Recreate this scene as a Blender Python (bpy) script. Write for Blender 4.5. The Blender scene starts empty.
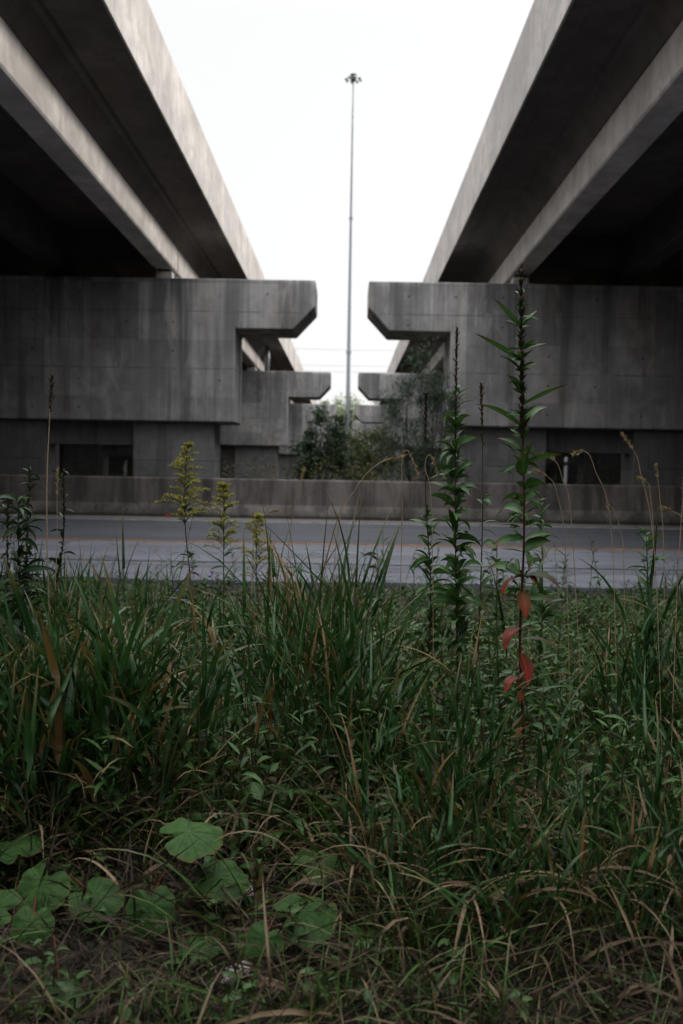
import bpy, math, random
import numpy as np
from mathutils import Vector, Matrix

random.seed(7)
rng = np.random.default_rng(11)
S = bpy.context.scene
COL = S.collection
R = math.radians
PI = math.pi

# ------------------------------------------------------------------ camera
EYE = 1.08
FPX = 35.0 / 36.0 * 1024
YAW, PITCH, ROLL = 4.8 / FPX, -40.1 / FPX, R(1.0)
fwd = Vector((-math.sin(YAW) * math.cos(PITCH), math.cos(YAW) * math.cos(PITCH), math.sin(PITCH)))
r0 = fwd.cross(Vector((0, 0, 1))).normalized()
u0 = r0.cross(fwd).normalized()
cup = u0 * math.cos(ROLL) - r0 * math.sin(ROLL)
crt = r0 * math.cos(ROLL) + u0 * math.sin(ROLL)
cd = bpy.data.cameras.new('camera')
cam = bpy.data.objects.new('camera', cd)
COL.objects.link(cam)
m = Matrix((crt, cup, -fwd)).transposed().to_4x4()
m.translation = Vector((0, 0, EYE))
cam.matrix_world = m
cd.sensor_fit = 'VERTICAL'
cd.sensor_height = 36
cd.sensor_width = 24
cd.lens = 35
cd.clip_start = 0.05
cd.clip_end = 4000
cd.dof.use_dof = True
cd.dof.focus_distance = 3.3
cd.dof.aperture_fstop = 4.0
S.camera = cam


def at(px, py, d):
    """world point seen at pixel (px, py), d metres in front along the road axis"""
    v = fwd + crt * ((px - 341.5) / FPX) + cup * ((512 - py) / FPX)
    return Vector((0, 0, EYE)) + v * (d / v.y)


def gx(px, d):
    return at(px, 700, d).x


# ------------------------------------------------------------------ tags
def tag(o, label=None, cat=None, group=None, kind=None):
    if label: o['label'] = label
    if cat: o['category'] = cat
    if group: o['group'] = group
    if kind: o['kind'] = kind
    return o


def empty(name, loc, label, cat, group=None):
    o = bpy.data.objects.new(name, None)
    o.empty_display_size = .2
    COL.objects.link(o)
    o.location = loc
    return tag(o, label, cat, group)


# ------------------------------------------------------------------ mesh builder
class MB:
    def __init__(s):
        s.v = []; s.f = []; s.t = []; s.a = []

    def add(s, vs, fs, t=None, a=None):
        n = len(s.v)
        s.v.extend([tuple(p) for p in vs])
        s.f.extend([tuple(i + n for i in f) for f in fs])
        s.t.extend(t if t is not None else [0.0] * len(vs))
        s.a.extend(a if a is not None else [0.0] * len(vs))

    def box(s, x0, x1, y0, y1, z0, z1):
        vs = [(x, y, z) for x in (x0, x1) for y in (y0, y1) for z in (z0, z1)]
        s.add(vs, [(0, 1, 3, 2), (4, 6, 7, 5), (0, 4, 5, 1), (2, 3, 7, 6), (0, 2, 6, 4), (1, 5, 7, 3)])

    def prism(s, poly, y0, y1, flip=1):
        """polygon of (x, z) extruded along y"""
        n = len(poly)
        vs = [(flip * x, y0, z) for x, z in poly] + [(flip * x, y1, z) for x, z in poly]
        fs = [tuple(range(n)), tuple(range(2 * n - 1, n - 1, -1))]
        for i in range(n):
            j = (i + 1) % n
            fs.append((i, i + n, j + n, j))
        s.add(vs, fs)

    def tube(s, pts, rad, n=6, cap=True):
        pts = [Vector(p) for p in pts]
        m_ = len(pts)
        vs = []; t = []
        for i, p in enumerate(pts):
            d = (pts[min(i + 1, m_ - 1)] - pts[max(i - 1, 0)]).normalized()
            ref = Vector((1, 0, 0)) if abs(d.x) < .8 else Vector((0, 1, 0))
            a = d.cross(ref).normalized(); b = d.cross(a)
            r = rad[i] if hasattr(rad, '__len__') else rad
            for k in range(n):
                q = 2 * PI * k / n
                vs.append(p + a * (math.cos(q) * r) + b * (math.sin(q) * r))
                t.append(i / max(1, m_ - 1))
        fs = []
        for i in range(m_ - 1):
            for k in range(n):
                k2 = (k + 1) % n
                fs.append((i * n + k, i * n + k2, (i + 1) * n + k2, (i + 1) * n + k))
        if cap:
            fs.append(tuple(range(n - 1, -1, -1)))
            fs.append(tuple(range((m_ - 1) * n, m_ * n)))
        s.add(vs, fs, t)

    def build(s, name, mat, parent=None, smooth=False, bevel=0, fix=False):
        me = bpy.data.meshes.new(name)
        off = Vector((0, 0, 0))
        if parent is not None:
            p = parent
            while p is not None:
                off += p.location
                p = p.parent
        me.from_pydata([(x - off.x, y - off.y, z - off.z) for x, y, z in s.v], [], s.f)
        if fix:
            import bmesh
            bm = bmesh.new(); bm.from_mesh(me)
            bmesh.ops.recalc_face_normals(bm, faces=bm.faces)
            bm.to_mesh(me); bm.free()
        at_ = me.attributes.new('t', 'FLOAT', 'POINT'); at_.data.foreach_set('value', s.t)
        at_ = me.attributes.new('a', 'FLOAT', 'POINT'); at_.data.foreach_set('value', s.a)
        if smooth:
            me.polygons.foreach_set('use_smooth', [True] * len(me.polygons))
        me.materials.append(mat)
        o = bpy.data.objects.new(name, me)
        COL.objects.link(o)
        o.parent = parent
        if bevel:
            b = o.modifiers.new('bevel', 'BEVEL'); b.width = bevel; b.segments = 2
            b.limit_method = 'ANGLE'; b.angle_limit = R(20)
        return o


# vectorised ribbons: grass blades and lance leaves
PROF = {
    'grass': lambda t: np.clip((0.55 + 1.6 * t) * (t < .28) + (t >= .28) * (1 - ((t - .28) / .72) ** 1.7), 0.02, 1),
    'lance': lambda t: np.clip(np.sin(PI * np.clip(t, 0, 1) ** .75) ** .9, 0.03, 1),
    'ovate': lambda t: np.clip(np.sin(PI * np.clip(t, 0, 1) ** .6) ** .75, 0.04, 1),
    'bit': lambda t: np.clip(1 - t * .5, .1, 1),
}


def ribbons(base, az, el, ln, wd, curv, prof='grass', seg=6, fold=.25, roll=0.0, power=1.4, wave=0.0, twist=0.0):
    base = np.asarray(base, float).reshape(-1, 3)
    N = len(base)
    f = lambda q: np.broadcast_to(np.asarray(q, float), (N,)).copy()
    az, el, ln, wd, curv, roll, twist = map(f, (az, el, ln, wd, curv, roll, twist))
    t = np.linspace(0, 1, seg + 1)
    tm = (t[:-1] + t[1:]) / 2
    E = el[:, None] - curv[:, None] * tm[None, :] ** power
    A = az[:, None] + wave * (rng.random((N, 1)) - .5) * 2 * tm[None, :]
    D = np.stack([np.cos(E) * np.cos(A), np.cos(E) * np.sin(A), np.sin(E)], -1)
    P = np.zeros((N, seg + 1, 3))
    P[:, 1:] = np.cumsum(D * (ln / seg)[:, None, None], 1)
    P += base[:, None, :]
    Dn = np.concatenate([D[:, :1], (D[:, :-1] + D[:, 1:]) / 2, D[:, -1:]], 1)
    Dn /= np.linalg.norm(Dn, axis=-1, keepdims=True) + 1e-9
    An = np.concatenate([A[:, :1], A], 1)
    side = np.stack([-np.sin(An), np.cos(An), np.zeros_like(An)], -1)
    nor = np.cross(Dn, side)
    rr = roll[:, None] + twist[:, None] * t[None, :]
    s2 = side * np.cos(rr)[..., None] + nor * np.sin(rr)[..., None]
    n2 = -side * np.sin(rr)[..., None] + nor * np.cos(rr)[..., None]
    w = PROF[prof](t)[None, :] * wd[:, None] / 2
    up = n2 * (w * fold)[..., None]
    V = np.stack([P - s2 * w[..., None] + up, P, P + s2 * w[..., None] + up], 2)   # N,S+1,3,3
    V = V.reshape(-1, 3)
    T = np.repeat(np.tile(t, N), 3)
    Aq = np.tile(np.array([-1., 0., 1.]), N * (seg + 1))
    i = np.arange(N)[:, None, None] * (seg + 1) * 3 + np.arange(seg)[None, :, None] * 3 + np.arange(2)[None, None, :]
    F = np.stack([i, i + 1, i + 4, i + 3], -1).reshape(-1, 4)
    return V, F, T, Aq


class NB:
    """numpy builder joining many ribbon sets into one mesh"""
    def __init__(s):
        s.V = []; s.F = []; s.T = []; s.A = []; s.n = 0

    def add(s, q):
        V, F, T, A = q
        s.V.append(V); s.F.append(F + s.n); s.T.append(T); s.A.append(A); s.n += len(V)
        return s

    def tubes(s, polys, rads, n=5):
        """polys: N,M,3  rads: N,M"""
        polys = np.asarray(polys, float); rads = np.asarray(rads, float)
        N, M, _ = polys.shape
        d = np.gradient(polys, axis=1)
        d /= np.linalg.norm(d, axis=-1, keepdims=True) + 1e-9
        ref = np.where(np.abs(d[..., :1]) < .8, np.array([1., 0, 0]), np.array([0, 1., 0]))
        a = np.cross(d, ref); a /= np.linalg.norm(a, axis=-1, keepdims=True) + 1e-9
        b = np.cross(d, a)
        q = np.arange(n) * 2 * PI / n
        V = polys[:, :, None, :] + rads[:, :, None, None] * (a[:, :, None, :] * np.cos(q)[:, None] + b[:, :, None, :] * np.sin(q)[:, None])
        T = np.broadcast_to(np.linspace(0, 1, M)[None, :, None], (N, M, n)).reshape(-1)
        i = np.arange(N)[:, None, None] * M * n + np.arange(M - 1)[None, :, None] * n
        k = np.arange(n)[None, None, :]; k2 = (k + 1) % n
        F = np.stack([i + k, i + k2, i + n + k2, i + n + k], -1).reshape(-1, 4)
        return s.add((V.reshape(-1, 3), F, T, np.zeros(len(T))))

    def build(s, name, mat, parent=None):
        V = np.concatenate(s.V); F = np.concatenate(s.F); T = np.concatenate(s.T); A = np.concatenate(s.A)
        off = np.zeros(3); p = parent
        while p is not None:
            off += np.array(p.location); p = p.parent
        V = V - off
        me = bpy.data.meshes.new(name)
        me.vertices.add(len(V)); me.vertices.foreach_set('co', V.astype(np.float32).ravel())
        me.loops.add(F.size); me.loops.foreach_set('vertex_index', F.astype(np.int32).ravel())
        me.polygons.add(len(F))
        me.polygons.foreach_set('loop_start', np.arange(len(F), dtype=np.int32) * 4)
        me.polygons.foreach_set('loop_total', np.full(len(F), 4, np.int32))
        me.polygons.foreach_set('use_smooth', np.ones(len(F), bool))
        me.update(calc_edges=True)
        q = me.attributes.new('t', 'FLOAT', 'POINT'); q.data.foreach_set('value', T.astype(np.float32))
        q = me.attributes.new('a', 'FLOAT', 'POINT'); q.data.foreach_set('value', A.astype(np.float32))
        me.materials.append(mat)
        o = bpy.data.objects.new(name, me)
        COL.objects.link(o); o.parent = parent
        return o


# ------------------------------------------------------------------ materials
class NT:
    def __init__(s, name):
        s.m = bpy.data.materials.new(name); s.m.use_nodes = True
        s.t = s.m.node_tree; s.n = s.t.nodes; s.l = s.t.links
        s.b = s.n['Principled BSDF']

    def node(s, typ, **kw):
        q = s.n.new(typ)
        for k, v in kw.items(): setattr(q, k, v)
        return q

    def link(s, a, b): s.l.new(a, b)

    def val(s, x, sock):
        if isinstance(x, (int, float)): sock.default_value = x
        elif isinstance(x, tuple): sock.default_value = x if len(x) == len(sock.default_value) else (*x, 1)
        else: s.link(x, sock)

    def math(s, op, a, b=0.0, c=0.0, clamp=False):
        q = s.node('ShaderNodeMath', operation=op, use_clamp=clamp)
        s.val(a, q.inputs[0]); s.val(b, q.inputs[1]); s.val(c, q.inputs[2])
        return q.outputs[0]

    def mix(s, fac, a, b, mode='MIX'):
        q = s.node('ShaderNodeMix', data_type='RGBA', blend_type=mode)
        s.val(fac, q.inputs['Factor'])
        s.val(a, q.inputs[6]); s.val(b, q.inputs[7])
        return q.outputs[2]

    def noise(s, vec, scale, detail=4, rough=.55, dist=0.0):
        q = s.node('ShaderNodeTexNoise')
        s.link(vec, q.inputs['Vector'])
        q.inputs['Scale'].default_value = scale; q.inputs['Detail'].default_value = detail
        q.inputs['Roughness'].default_value = rough; q.inputs['Distortion'].default_value = dist
        return q.outputs[0]

    def ramp(s, fac, stops):
        q = s.node('ShaderNodeMapRange', interpolation_type='SMOOTHSTEP')
        s.val(fac, q.inputs[0]); q.inputs[1].default_value = stops[0]; q.inputs[2].default_value = stops[1]
        q.inputs[3].default_value = stops[2] if len(stops) > 2 else 0; q.inputs[4].default_value = stops[3] if len(stops) > 2 else 1
        return q.outputs[0]

    def pos(s): return s.node('ShaderNodeNewGeometry').outputs['Position']

    def scaled(s, vec, sc):
        q = s.node('ShaderNodeMapping'); s.link(vec, q.inputs[0]); q.inputs['Scale'].default_value = sc
        return q.outputs[0]

    def bump(s, h, strength=.3, dist=.02):
        q = s.node('ShaderNodeBump'); s.link(h, q.inputs['Height'])
        q.inputs['Strength'].default_value = strength; q.inputs['Distance'].default_value = dist
        s.link(q.outputs[0], s.b.inputs['Normal'])


def concrete(name, base, hlines=(), vstep=0.0, streak=.5, axis='X', stain=(.30, .22, .15), stain_amt=.35, lowgrime=None, holes=False, panel=0):
    M = NT(name); P = M.pos()
    sep = M.node('ShaderNodeSeparateXYZ'); M.link(P, sep.inputs[0])
    x, y, z = sep.outputs
    h = x if axis == 'X' else y
    big = M.noise(P, .55, 5, .6)
    fine = M.noise(P, 14, 6, .65)
    mid = M.noise(P, 2.6, 6, .62, .4)
    st = M.noise(M.scaled(P, (2.6, 2.6, .11)), 1.0, 6, .62)
    st2 = M.noise(M.scaled(P, (9, 9, .25)), 1.0, 4, .6)
    c = M.mix(M.ramp(big, (.3, .7)), tuple(v * .72 for v in base), tuple(min(1, v * 1.18) for v in base))
    c = M.mix(M.math('MULTIPLY', M.ramp(mid, (.40, .66)), .6), c, tuple(v * .6 for v in base))
    c = M.mix(M.math('MULTIPLY', M.ramp(st, (.5, .68)), streak), c, tuple(v * .42 for v in base))
    c = M.mix(M.math('MULTIPLY', M.ramp(st2, (.55, .75)), streak * .6), c, tuple(min(1, v * 1.45) for v in base))
    warm = M.noise(M.scaled(P, (.8, .8, .3)), 1.0, 4, .6, .3)
    c = M.mix(M.math('MULTIPLY', M.ramp(warm, (.52, .72)), stain_amt), c, stain)
    c = M.mix(M.math('MULTIPLY', M.ramp(fine, (.35, .75)), .28), c, tuple(v * .62 for v in base))
    if panel:
        q1 = M.math('FLOOR', M.math('DIVIDE', M.math('ADD', h, .61), 1.22)); q2 = M.math('FLOOR', M.math('DIVIDE', z, 1.48))
        cv = M.node('ShaderNodeCombineXYZ'); M.link(q1, cv.inputs[0]); M.link(q2, cv.inputs[1]); M.link(M.math('FLOOR', M.math('DIVIDE', y, 9)), cv.inputs[2])
        wn = M.node('ShaderNodeTexWhiteNoise'); M.link(cv.outputs[0], wn.inputs['Vector'])
        c = M.mix(1.0, c, M.mix(wn.outputs['Value'], (.74, .74, .75), (1.22, 1.21, 1.19)), 'MULTIPLY')
        run = M.noise(M.scaled(P, (1.5, 1.5, .05)), 1.0, 5, .65)
        run = M.math('MULTIPLY', M.ramp(run, (.47, .60)), M.ramp(M.math('ADD', z, M.math('MULTIPLY', M.noise(M.scaled(P, (3, 3, .2)), 1.0, 3), 2.5)), (panel - 2.6, panel + 1.2)))
        c = M.mix(M.math('MULTIPLY', run, .75), c, tuple(v * .28 for v in base))
        lt = M.noise(M.scaled(P, (2.0, 2.0, .45)), 1.0, 7, .7, .4)
        c = M.mix(M.math('MULTIPLY', M.ramp(lt, (.52, .68)), .35), c, tuple(min(1, v * 1.75) for v in (base[0] * 1.02, base[1], base[2] * .95)))
    hh = M.math('ADD', M.math('MULTIPLY', fine, .35), M.math('MULTIPLY', mid, .5))
    if hlines or vstep:
        mask = None
        wob = M.math('MULTIPLY', M.math('SUBTRACT', M.noise(P, 3, 3), .5), .02)
        zz = M.math('ADD', z, wob)
        for q in hlines:
            k = M.math('COMPARE', zz, q, .011)
            mask = k if mask is None else M.math('MAXIMUM', mask, k)
        if vstep:
            w = M.math('WRAP', M.math('ADD', h, wob), vstep, 0.0)
            k = M.math('MULTIPLY', M.math('COMPARE', w, vstep / 2, .008), .65)
            mask = k if mask is None else M.math('MAXIMUM', mask, k)
        brk = M.ramp(M.noise(P, 1.7, 4), (.36, .56))
        mask = M.math('MULTIPLY', mask, brk)
        c = M.mix(M.math('MULTIPLY', mask, .9), c, tuple(v * .3 for v in base))
        hh = M.math('SUBTRACT', hh, M.math('MULTIPLY', mask, .8))
    if holes:
        wx = M.math('SUBTRACT', M.math('WRAP', h, 1.22, 0.0), .3)
        wz = M.math('SUBTRACT', M.math('WRAP', z, .75, 0.0), .4)
        d2 = M.math('ADD', M.math('MULTIPLY', wx, wx), M.math('MULTIPLY', wz, wz))
        hm = M.math('MULTIPLY', M.math('LESS_THAN', d2, .0009), M.ramp(M.noise(P, 1.1, 2), (.48, .52)))
        c = M.mix(M.math('MULTIPLY', hm, .8), c, (.03, .03, .03))
    if lowgrime:
        z0, z1 = lowgrime
        g = M.math('ADD', z, M.math('MULTIPLY', M.math('SUBTRACT', M.noise(P, 2.2, 4), .5), (z1 - z0)))
        c = M.mix(M.ramp(g, (z0, z1, .7, 0)), c, (.05, .045, .04))
    M.link(c, M.b.inputs['Base Color'])
    M.b.inputs['Roughness'].default_value = .85
    M.b.inputs['Specular IOR Level'].default_value = .25
    M.bump(hh, .35, .02)
    return M.m


def leafmat(name, a, b, tip=None, tip_amt=0.0, dead=None, dead_amt=0.0, trans=.22, rough=.5, vein=True, gradient=None):
    M = NT(name)
    g = M.node('ShaderNodeNewGeometry'); rnd = g.outputs['Random Per Island']
    t = M.node('ShaderNodeAttribute', attribute_name='t').outputs['Fac']
    aa = M.node('ShaderNodeAttribute', attribute_name='a').outputs['Fac']
    nz = M.noise(g.outputs['Position'], 30, 3)
    c = M.mix(rnd, a, b)
    if gradient: c = M.mix(M.ramp(t, (0.0, 1.0)), gradient, c)
    c = M.mix(M.math('MULTIPLY', M.ramp(nz, (.4, .7)), .3), c, tuple(v * .55 for v in a))
    if vein:
        v = M.math('MULTIPLY', M.math('SUBTRACT', 1, M.ramp(M.math('ABSOLUTE', aa), (0.02, .22))), .35)
        c = M.mix(v, c, tuple(min(1, q * 2.0) for q in b))
    r2 = M.math('FRACT', M.math('MULTIPLY', rnd, 17.31))
    if tip:
        k = M.math('MULTIPLY', M.ramp(M.math('ADD', t, M.math('MULTIPLY', nz, .3)), (.75, 1.15)), M.math('LESS_THAN', r2, tip_amt))
        c = M.mix(k, c, tip)
    if dead:
        r3 = M.math('FRACT', M.math('MULTIPLY', rnd, 7.77))
        c = M.mix(M.math('LESS_THAN', r3, dead_amt), c, dead)
    M.link(c, M.b.inputs['Base Color'])
    M.b.inputs['Roughness'].default_value = rough
    M.b.inputs['Specular IOR Level'].default_value = .3
    tr = M.node('ShaderNodeBsdfTranslucent')
    M.link(M.mix(1.0, c, (.9, 1, .5), 'MULTIPLY'), tr.inputs['Color'])
    ms = M.node('ShaderNodeMixShader'); ms.inputs[0].default_value = trans
    M.link(M.b.outputs[0], ms.inputs[1]); M.link(tr.outputs[0], ms.inputs[2])
    M.link(ms.outputs[0], M.n['Material Output'].inputs[0])
    return M.m


def plain(name, a, b=None, rough=.6, metal=0.0, scale=8.0):
    M = NT(name); P = M.pos()
    n = M.noise(P, scale, 5, .6)
    M.link(M.mix(M.ramp(n, (.35, .7)), a, b or tuple(v * .6 for v in a)), M.b.inputs['Base Color'])
    M.b.inputs['Roughness'].default_value = rough; M.b.inputs['Metallic'].default_value = metal
    M.bump(n, .2, .01)
    return M.m


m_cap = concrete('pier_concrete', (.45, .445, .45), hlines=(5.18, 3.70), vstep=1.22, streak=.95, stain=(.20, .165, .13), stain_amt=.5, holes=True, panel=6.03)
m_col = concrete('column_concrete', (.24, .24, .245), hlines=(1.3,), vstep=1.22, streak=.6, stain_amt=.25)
m_par = concrete('parapet_concrete', (.52, .485, .46), vstep=4.1, streak=.22, axis='Y', stain=(.33, .30, .27), stain_amt=.25)
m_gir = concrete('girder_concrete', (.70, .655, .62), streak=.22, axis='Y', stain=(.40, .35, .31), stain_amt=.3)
m_inner = concrete('shade_darkened_girder_concrete', (.085, .08, .075), streak=.3, axis='Y', stain_amt=.1)  # girder concrete darkened to carry the deep shade under the decks
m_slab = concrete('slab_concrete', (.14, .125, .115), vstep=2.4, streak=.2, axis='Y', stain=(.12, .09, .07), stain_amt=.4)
m_bar = concrete('barrier_concrete', (.17, .155, .15), vstep=6.0, streak=.75, stain=(.16, .12, .09), stain_amt=.55, lowgrime=(.0, .28), panel=.9)
m_steel = plain('galvanised_steel', (.30, .32, .34), (.22, .24, .26), .5, .4)
m_post = plain('pale_plastic', (.55, .57, .60), (.42, .43, .45), .5)
m_dark = plain('dark_metal', (.07, .075, .085), None, .5, .5)
m_rub = plain('bearing_rubber', (.05, .05, .05), None, .8)

# asphalt
def asphalt(name, a, b, crack=True):
    M = NT(name); P = M.pos()
    f = M.noise(P, 90, 3, .7); n = M.noise(M.scaled(P, (.18, 1.3, 1)), 1.0, 6, .6); p = M.noise(P, 1.1, 6, .65)
    c = M.mix(M.ramp(n, (.34, .68)), a, b)
    c = M.mix(M.math('MULTIPLY', M.ramp(p, (.45, .7)), .5), c, tuple(v * .6 for v in a))
    c = M.mix(M.math('MULTIPLY', M.ramp(f, (.5, .75)), .4), c, tuple(v * 1.5 for v in b))
    tr = M.noise(M.scaled(P, (.03, 2.2, 1)), 1.0, 3, .5)
    c = M.mix(M.math('MULTIPLY', M.ramp(tr, (.48, .62)), .45), c, tuple(v * .62 for v in a))
    if crack:
        v = M.node('ShaderNodeTexVoronoi', feature='DISTANCE_TO_EDGE')
        mp = M.node('ShaderNodeVectorMath', operation='ADD'); M.link(P, mp.inputs[0])
        nn = M.node('ShaderNodeTexNoise'); M.link(P, nn.inputs['Vector']); nn.inputs['Scale'].default_value = 1.5
        M.link(nn.outputs['Color'], mp.inputs[1])
        M.link(M.scaled(mp.outputs[0], (.35, .5, 1)), v.inputs['Vector']); v.inputs['Scale'].default_value = 1.0
        k = M.math('LESS_THAN', v.outputs['Distance'], .008)
        c = M.mix(M.math('MULTIPLY', k, .75), c, (.02, .02, .022))
    M.link(c, M.b.inputs['Base Color']); M.b.inputs['Roughness'].default_value = .75
    M.bump(M.math('ADD', f, p), .3, .01)
    return M.m
m_road = asphalt('worn_asphalt', (.10, .107, .135), (.175, .183, .222))
m_road2 = asphalt('dark_asphalt', (.036, .039, .052), (.062, .067, .085), False)
m_should = asphalt('shoulder_asphalt', (.10, .095, .092), (.16, .15, .145))

def paint(name, col, under):
    M = NT(name); P = M.pos()
    n = M.noise(M.scaled(P, (1, 3, 1)), 4, 6, .7)
    M.link(M.mix(M.ramp(n, (.40, .58)), col, under), M.b.inputs['Base Color'])
    M.b.inputs['Roughness'].default_value = .7
    return M.m
m_yel = paint('yellow_paint', (.55, .24, .06), (.22, .14, .09))
m_whi = paint('white_paint', (.55, .55, .56), (.22, .22, .23))

# soil
M = NT('soil'); P = M.pos()
n1 = M.noise(P, 1.2, 6, .65); n2 = M.noise(P, 18, 6, .7)
c = M.mix(M.ramp(n1, (.35, .65)), (.018, .014, .010), (.032, .026, .017))
c = M.mix(M.math('MULTIPLY', M.ramp(n2, (.45, .7)), .6), c, (.045, .034, .024))
M.link(c, M.b.inputs['Base Color']); M.b.inputs['Roughness'].default_value = .95
M.bump(M.math('ADD', n1, n2), .8, .04)
m_soil = M.m

m_grass = leafmat('green_grass', (.020, .055, .014), (.085, .165, .036), tip=(.22, .16, .08), tip_amt=.55, dead=(.20, .15, .085), dead_amt=.16)
m_reed = leafmat('reed_leaf', (.012, .042, .016), (.050, .125, .036), tip=(.24, .17, .08), tip_amt=.55, dead=(.24, .15, .07), dead_amt=.06, rough=.4)
m_straw = leafmat('dry_straw', (.06, .036, .022), (.30, .215, .135), trans=.15, vein=False, rough=.7)
m_thatch = leafmat('dimmed_thatch', (.020, .014, .010), (.125, .09, .06), trans=.1, vein=False, rough=.8)  # straw tone darkened to stand in for lens falloff near the camera
m_weed = leafmat('weed_leaf', (.022, .062, .016), (.080, .165, .045), tip=(.15, .09, .03), tip_amt=.15, dead=(.08, .055, .025), dead_amt=.04)
m_pale = leafmat('pale_leaf', (.10, .15, .11), (.17, .23, .17), trans=.2)
m_hero = leafmat('primrose_leaf', (.048, .115, .038), (.095, .19, .065), tip=(.14, .06, .03), tip_amt=.3, rough=.45)
m_red = leafmat('red_leaf', (.34, .026, .022), (.46, .06, .05), gradient=(.12, .04, .015), trans=.35)
_n = m_red.node_tree; _b = _n.nodes['Principled BSDF']; _src = _b.inputs['Base Color'].links[0].from_socket
_z = _n.nodes.new('ShaderNodeTexNoise'); _z.inputs['Scale'].default_value = 55; _z.inputs['Detail'].default_value = 4
_g = _n.nodes.new('ShaderNodeNewGeometry'); _n.links.new(_g.outputs['Position'], _z.inputs['Vector'])
_r = _n.nodes.new('ShaderNodeMapRange'); _r.inputs[1].default_value = .46; _r.inputs[2].default_value = .66; _n.links.new(_z.outputs[0], _r.inputs[0])
_m = _n.nodes.new('ShaderNodeMix'); _m.data_type = 'RGBA'; _n.links.new(_r.outputs[0], _m.inputs['Factor']); _n.links.new(_src, _m.inputs[6]); _m.inputs[7].default_value = (.10, .045, .02, 1)
_n.links.new(_m.outputs[2], _b.inputs['Base Color'])
m_oran = leafmat('orange_leaf', (.30, .07, .02), (.38, .05, .02), gradient=(.20, .12, .03), trans=.35)
m_brn = leafmat('brownish_leaf', (.09, .055, .04), (.12, .07, .05), gradient=(.05, .09, .035), trans=.25)
m_stem = leafmat('green_stem', (.06, .08, .03), (.09, .07, .035), trans=0.0, vein=False)
m_rstem = leafmat('red_stem', (.10, .035, .020), (.13, .045, .025), trans=0.0, vein=False, gradient=(.10, .022, .014))
m_bstem = leafmat('brown_stem', (.055, .035, .025), (.085, .055, .035), trans=0.0, vein=False)
m_pod = leafmat('seed_pod', (.035, .030, .020), (.07, .05, .03), trans=0.05, vein=False)
m_gold = leafmat('goldenrod_flower', (.46, .41, .07), (.72, .64, .15), trans=.25, vein=False, dead=(.16, .20, .05), dead_amt=.3)
m_fgold = leafmat('faded_goldenrod', (.20, .15, .04), (.30, .24, .07), trans=.2, vein=False)
m_purp = leafmat('aster_petal', (.12, .07, .32), (.20, .12, .45), trans=.25, vein=False)
m_seed = leafmat('grass_seed', (.40, .29, .19), (.60, .46, .32), trans=.2, vein=False)
m_shrub = leafmat('shrub_leaf', (.020, .045, .020), (.045, .085, .036), trans=.15)
m_will = leafmat('willow_leaf', (.042, .068, .048), (.080, .115, .080), trans=.25)
m_farw = leafmat('haze_paled_leaf', (.16, .20, .13), (.26, .30, .21), trans=.25)  # leaf colour paled to put haze and bloom into the far trees
m_oliv = leafmat('olive_leaf', (.055, .075, .025), (.10, .115, .04), trans=.2)
m_bark = plain('bark', (.06, .05, .04), (.035, .03, .025), .9, 0, 20)
m_paper = plain('weathered_paper', (.55, .50, .48), (.30, .25, .24), .7, 0, 25)
m_redl = plain('red_plastic', (.40, .05, .03), None, .5)

# coltsfoot leaf with branching veins
M = NT('coltsfoot_leaf')
g = M.node('ShaderNodeNewGeometry')
t = M.node('ShaderNodeAttribute', attribute_name='t').outputs['Fac']
aa = M.node('ShaderNodeAttribute', attribute_name='a').outputs['Fac']
nz = M.noise(g.outputs['Position'], 45, 4)
c = M.mix(M.node('ShaderNodeObjectInfo').outputs['Random'], (.026, .070, .014), (.048, .112, .026))
c = M.mix(M.math('MULTIPLY', M.ramp(nz, (.35, .7)), .6), c, (.018, .045, .018))
vv = M.math('ABSOLUTE', M.math('SINE', M.math('MULTIPLY', aa, 4.5)))
vk = M.math('MULTIPLY', M.math('SUBTRACT', 1, M.ramp(M.math('DIVIDE', vv, M.math('ADD', .35, M.math('SUBTRACT', 1.0, t))), (0.04, .18))), .45)
c = M.mix(vk, c, (.065, .13, .045))
sp = M.noise(g.outputs['Position'], 130, 2)
c = M.mix(M.math('MULTIPLY', M.math('GREATER_THAN', sp, .68), .6), c, (.10, .07, .035))
M.link(c, M.b.inputs['Base Color']); ed = M.math('ADD', t, M.math('MULTIPLY', M.noise(g.outputs['Position'], 22, 4), .35))
c = M.mix(M.math('MULTIPLY', M.ramp(ed, (1.10, 1.22)), .85), c, (.11, .07, .03))
M.link(c, M.b.inputs['Base Color'])
M.b.inputs['Roughness'].default_value = .65; M.b.inputs['Specular IOR Level'].default_value = .18
M.bump(M.math('SUBTRACT', nz, vk), .8, .006)
m_colt = M.m

# ------------------------------------------------------------------ ground and road
def gz(x, y):
    """ground height in front of the road and beyond the barrier"""
    x = np.asarray(x, float); y = np.asarray(y, float)
    n = .02 * np.sin(1.3 * x + .7 * y) + .015 * np.sin(2.9 * x - 1.7 * y + 1) + .012 * np.sin(5.1 * x + 4.3 * y)
    near = np.where(y < 9.7, -.05 + n * np.clip((9.7 - y) / 1.5, 0, 1), -.05)
    block_banks = 7.33 * (1 - np.exp(-(np.clip(np.abs(x) - 24, 0, 400) / 7) ** 2)) * (1 - np.exp(-(np.clip(np.abs(y - 16.5) - 8, 0, 400) / 4) ** 2)) * (np.abs(y) < 300) + 6.5 * (1 - np.exp(-(np.clip(y - 185, 0, 900) / 40) ** 2)) + 7 * (1 - np.exp(-(np.clip(-y - 4, 0, 400) / 6) ** 2))  # side and rear banks are unseen, added to block light; far rise closes horizon
    return block_banks + np.where(y > 22.9, .12 + .1 * np.sin(.7 * x + .5 * y) * np.clip((y - 23) / 3, 0, 1), near)


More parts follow.
